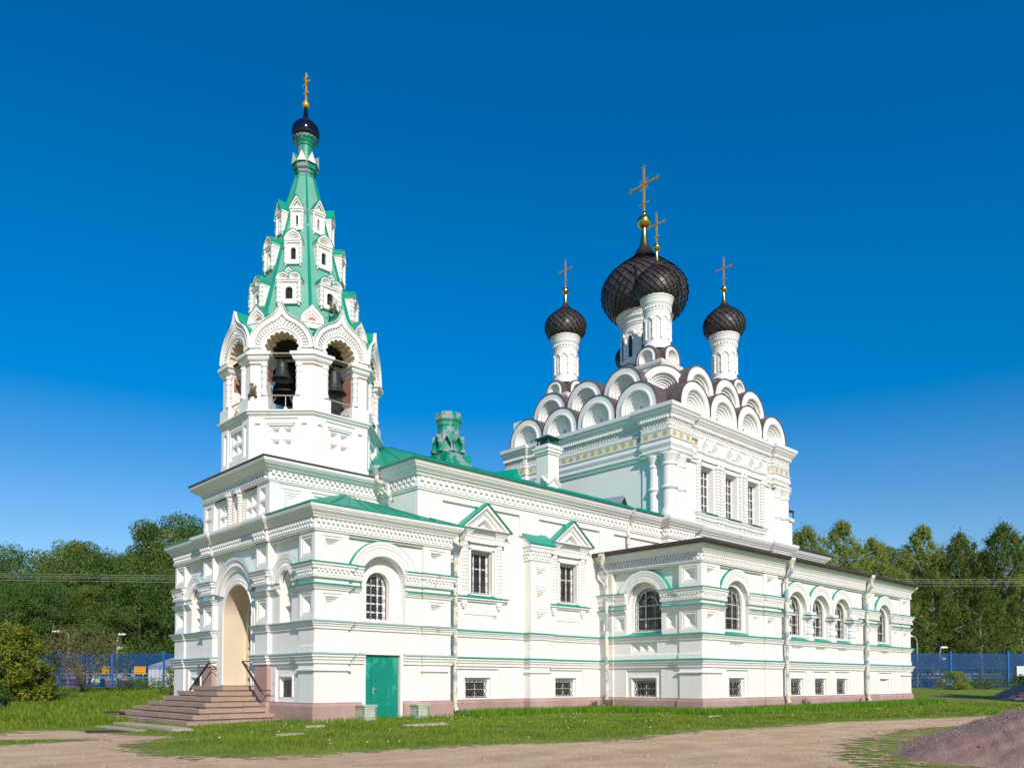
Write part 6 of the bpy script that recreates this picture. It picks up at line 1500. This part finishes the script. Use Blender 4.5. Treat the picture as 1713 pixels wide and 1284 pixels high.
def make_tree(name, kind, H, Wd, seed, leafmat, barkmat, lsz=.34, ncl=70, per=95):
    r = np.random.default_rng(seed); rr = random.Random(seed)
    tm = MB(); cl = []
    th = {'round': .07, 'birch': .05, 'shrub': .02, 'pine': .08, 'willow': .0}[kind]*H
    if kind in ('shrub', 'willow'):
        for i in range(14 if kind == 'willow' else 8):
            a = rr.uniform(0, 2*PI); e_ = rr.uniform(.3, 1); tm.tube([(.15*math.cos(a), .15*math.sin(a), 0), (e_*Wd*.2*math.cos(a), e_*Wd*.2*math.sin(a), H*.4), (e_*Wd*.42*math.cos(a+.2), e_*Wd*.42*math.sin(a+.2), H*rr.uniform(.6, .92))], .045, 5, .012)
    else:
        bend = rr.uniform(-.3, .3); tp = [(0, 0, 0), (bend*.4, .1, H*.3), (bend, -.1, H*.62), (bend*.6, .1, H*.95)]; tm.tube(tp, .016*H+.05, 9, .03)
        for i in range(16):
            z0 = H*rr.uniform(.22, .75); a = rr.uniform(0, 2*PI); L = Wd*.42*rr.uniform(.6, 1)*(1.1-z0/H*.6); k = .5 if kind == 'birch' else .42
            tm.tube([(bend*z0/H, 0, z0), (math.cos(a)*L*.5, math.sin(a)*L*.5, z0+L*k), (math.cos(a)*L, math.sin(a)*L, z0+L*k*1.5)], .006*H+.02, 5, .015)
    for i in range(ncl):
        if kind == 'round':
            a = r.uniform(0, 2*PI); t = r.uniform(0, 1)**.8; z = th+(H*1.0-th)*t; prof = math.sin(PI*min(1, .13+.80*t))**.62
            q = math.sqrt(r.uniform(.15, 1))*Wd/2*prof*(1+.22*math.sin(3*a+seed+5*t)); s = Wd*.13*r.uniform(.7, 1.25)
            z = min(z, H-s*.6*abs(r.normal()))
        elif kind == 'birch':
            a = r.uniform(0, 2*PI); t = r.uniform(0, 1)**.9; z = th+(H-th)*t; prof = (1-t)**.62*(.65+.35*min(1, t*5)); q = math.sqrt(r.uniform(.05, 1))*Wd/2*prof*(1+.25*math.sin(3*a+seed+9*t)+.12*math.sin(7*a+13*t)); s = max(.20, Wd*.062*r.uniform(.5, 1.3)*(1.1-.7*t))
        elif kind == 'pine':
            a = r.uniform(0, 2*PI); t = r.uniform(0, 1); z = th+(H-th)*t; q = Wd/2*(1-t)*math.sqrt(r.uniform(.2, 1)); s = .16*Wd*(1.1-t)
        elif kind == 'willow':
            a = r.uniform(0, 2*PI); t = r.uniform(.0, 1); z = H*(.28+.70*t); q = math.sqrt(r.uniform(.05, 1))*Wd/2*math.sin(PI*min(.93, .30+.52*t))**.7; s = Wd*.12*r.uniform(.6, 1.2)
        else:
            a = r.uniform(0, 2*PI); t = r.uniform(0, 1); z = H*(.05+.90*t); q = math.sqrt(r.uniform(.1, 1))*Wd/2*math.sin(PI*min(1, .30+.60*t))**.6*(1+.15*math.sin(4*a+seed)); s = Wd*.13*r.uniform(.7, 1.2)
        cl.append((q*math.cos(a), q*math.sin(a), z, s))
    cl = np.array(cl)
    n = ncl*per; ci = r.integers(0, ncl, n); d = r.normal(0, 1, (n, 3)); d /= np.linalg.norm(d, axis=1)[:, None]; rad = np.minimum(np.abs(r.normal(0, .75, n)), 2.2) if kind == 'birch' else r.uniform(.25, 1.08, n)**(.28 if kind == 'round' else .5)
    c = cl[ci, :3]+d*(cl[ci, 3]*rad)[:, None]*np.array([1.05, 1.05, .82 if kind != 'birch' else 1.9])
    nn = d*.75+r.normal(0, .55, (n, 3))+np.array([0, 0, .35]); nn /= np.linalg.norm(nn, axis=1)[:, None]
    t1 = np.cross(nn, r.normal(0, 1, (n, 3))); t1 /= np.linalg.norm(t1, axis=1)[:, None]; t2 = np.cross(nn, t1)
    s = lsz*r.uniform(.55, 1.25, n)[:, None]; w2 = s*(.55 if kind != 'pine' else .2)
    q = np.stack([c-t1*s*.5, c+t2*w2*.5-t1*s*.05, c+t1*s*.55, c-t2*w2*.5-t1*s*.05], 1).reshape(-1, 3)
    q[:, 2] = np.maximum(q[:, 2], .03)
    t = empty(name); 
    tm.build('trunk', barkmat, t, True)
    o = np_mesh('crown', q, np.arange(4*n).reshape(n, 4), leafmat); o.parent = t
    return t
def dup(t, loc, rot, sc, label, cat='tree', group=None):
    c = t.copy(); COL.objects.link(c); c.location = loc; c.rotation_euler.z = rot; c.scale = sc if isinstance(sc, tuple) else (sc,)*3
    for ch in t.children: k = ch.copy(); COL.objects.link(k); k.parent = c
    return tag(c, label, cat, group)
protos = {'A': make_tree('broadleaf_tree', 'round', 17, 11, 1, 'leaf_deep', 'bark', .26, 105, 280), 'B': make_tree('broadleaf_tree', 'round', 17, 12, 2, 'leaf_deep', 'bark', .26, 105, 280), 'C': make_tree('broadleaf_tree', 'round', 17, 10, 3, 'leaf_mid', 'bark', .26, 100, 280),
          'D': make_tree('birch_tree', 'birch', 17, 11, 4, 'leaf_olive', 'bark_birch', .19, 480, 90), 'E': make_tree('birch_tree', 'birch', 17, 9.5, 5, 'leaf_olive', 'bark_birch', .19, 480, 90), 'F': make_tree('birch_tree', 'birch', 17, 11.5, 6, 'leaf_mid', 'bark_birch', .19, 480, 90)}
PH = 17.0
def plant(key, pxc, ytop, D, wscale, label, grp, first=set()):
    lat = (pxc-856.5)/1341*D; x, y = vd(D, lat); z = G(x, y); H_ = CAMZ+(1139.5-ytop)/1341*D-z; s = H_/PH*(.93 if key in 'ABC' else .97)
    rot = (pxc*.37) % 6.28
    return dup(protos[key], (x, y, z-.1), rot, (s*wscale, s*wscale, s), label, 'tree', grp)
GL, GR = 'trees of the wood left of the church', 'birches and other trees right of the church'
TL = [('B', -25, 925, 84, .95, 'broad dark green tree cut by the left edge of the photo'), ('A', 44, 935, 82, .85, 'dark green tree second from the left edge'), ('C', 118, 890, 88, .95, 'tall dull green tree behind the olive shrub'), ('A', 172, 908, 84, .9, 'tree with a dense rounded top above the left street lamps'),
      ('B', 216, 912, 92, .85, 'dark tree behind the others left of the tallest one'), ('C', 264, 858, 86, 1.0, 'tallest tree of the left wood, close to the church'), ('B', 322, 850, 95, 1.0, 'tall tree half hidden by the porch'), ('A', 235, 945, 79, 1.0, 'lower leafy tree above the white tent'), ('B', 85, 960, 78, 1.0, 'lower dark tree in front of the left wood'), ('A', 8, 965, 77, 1.0, 'lower dark tree behind the yellow bush'), ('C', 150, 968, 80, .9, 'middle-height tree with light twigs behind the camera lamp'), ('A', 300, 930, 82, 1.0, 'leafy tree just behind the left end of the porch'),
      ('B', 360, 880, 92, 1.1, 'tree hidden behind the porch'), ]
TR = [('D', 1352, 872, 80, 1.25, 'leafy birch right beside the cube of the church'), ('E', 1412, 864, 84, 1.3, 'tall birch second from the church'), ('D', 1462, 892, 86, 1.2, 'pale birch third from the church'), ('C', 1500, 897, 96, .9, 'dark round tree seen between the birches'), ('E', 1548, 872, 84, 1.25, 'tall pointed birch above the end of the annex'), ('F', 1608, 884, 82, 1.1, 'pointed darker birch right of the annex'), ('D', 1645, 915, 90, 1.2, 'lower birch between two pointed ones'), ('F', 1683, 868, 80, 1.25, 'tallest dark birch near the right edge'), ('D', 1735, 880, 84, 1.2, 'birch cut by the right edge of the photo'),
      ('F', 1560, 950, 77, 1.3, 'low bushy tree behind the curved lamp post'), ('D', 1500, 945, 78, 1.3, 'low birch just behind the annex roof'), ('F', 1640, 960, 76, 1.3, 'low dark birch behind the right fence'), ('D', 1710, 955, 77, 1.3, 'low birch above the white panel sign'), ('D', 1430, 940, 80, 1.3, 'low birch hidden behind the annex roof'), ('C', 1585, 912, 94, 1.0, 'round tree behind the pointed birches')]
for i, a in enumerate(TL): plant(*a, GL)
for i, a in enumerate(TR): plant(*a, GR)
for i, (lat, dx) in enumerate(((30, 0), (36, 2), (42, -1), (49, 1))):      # trees outside the picture whose shade falls on the far lawn
    x, y = vd(59+dx, lat); dup(protos['ABDA'[i]], (x-6.6, y-17.2, 0), i, .62, 'tree outside the right edge of the photo', 'tree', 'trees outside the photo')
for k, t in protos.items():       # the source trees stand farther back in the two woods
    i = 'ABCDEF'.index(k); lat = [-62, -54, -46, 58, 50, 66][i]; x, y = vd(101, lat); t.location = (x, y, G(x, y)); tag(t, ['tree at the far left behind the wood', 'second tree at the far back of the left wood', 'dull tree at the far back of the left wood', 'birch at the far back on the right', 'birch behind the tall ones on the right', 'dark birch at the far right behind the others'][i], 'tree', GL if i < 3 else GR)
def shrub(kind, D, pxc, H_, Wd, seed, lm, label, lsz, ncl, per, name='shrub', cat='shrub'):
    lat = (pxc-856.5)/1341*D; x, y = vd(D, lat); t = make_tree(name, kind, H_, Wd, seed, lm, 'bark', lsz, ncl, per); t.location = (x, y, G(x, y)-.02); return tag(t, label, cat)
shrub('shrub', 48, 6, 4.7, 4.6, 21, 'leaf_yellow', 'big yellow-green bush at the left edge', .19, 130, 200)
shrub('shrub', 36, -4, 1.25, 1.3, 22, 'leaf_deep', 'small dark green bush low at the left edge', .10, 30, 90)
shrub('willow', 60, 142, 4.9, 6.2, 23, 'leaf_dry', 'spreading olive shrub with many thin stems before the left fence', .13, 110, 60)
shrub('pine', 54, 88, 3.7, 2.6, 24, 'leaf_pine', 'small bluish young pine between the yellow bush and the olive shrub', .16, 60, 90, 'young_pine', 'tree')
shrub('shrub', 56, 290, 2.4, 1.7, 25, 'leaf_yellow', 'light green sapling beside the left corner of the porch', .12, 24, 60, 'sapling', 'tree')
shrub('shrub', 66, 1598, 1.5, 2.3, 26, 'leaf_olive', 'round green bush at the foot of the right fence', .12, 45, 80)
shrub('shrub', 66, 1706, 1.2, 1.6, 27, 'leaf_deep', 'small bush by the right fence under the white panel', .12, 35, 70)
shrub('shrub', 67, 1645, .7, 5.0, 28, 'leaf_deep', 'low scrubby weeds along the foot of the right fence', .12, 50, 60, 'weeds', 'weeds')
shrub('shrub', 67, 240, .7, 5.0, 29, 'leaf_deep', 'low scrubby weeds under the orange notice board', .12, 50, 60, 'weeds', 'weeds')
# weeds rooted on the church
def weed(p, h, wd, seed, label, mat='leaf_yellow'):
    t = make_tree('weed', 'shrub', h, wd, seed, mat, 'bark', .06, 14, 12); 
    t.location = p; return tag(t, label, 'weed')
f1 = oface(0, 2.5); weed(f1.p(-.15, .0, 15.25), .5, .7, 31, 'weeds sprouting on the spire under the right dormer', 'leaf_olive')
f1 = oface(1, AP); weed(f1.p(-1.02, .14, 11.66), .5, .34, 32, 'dry weed tuft growing on the left pier of the belfry')
for x, y, h, sd, lb in ((14.2, .35, .5, 33, 'weed growing at the foot of the nave wall by the annex'), (23.3, -5.0, .55, 34, 'weed at the foot of the annex near the drainpipe'), (29.2, -5.0, .5, 35, 'weed at the foot of the annex under the third basement window'), (14.55, -.2, .55, 36, 'weed in the corner of nave and annex')): weed((x, y, G(x, y)), h, .5, sd, lb)
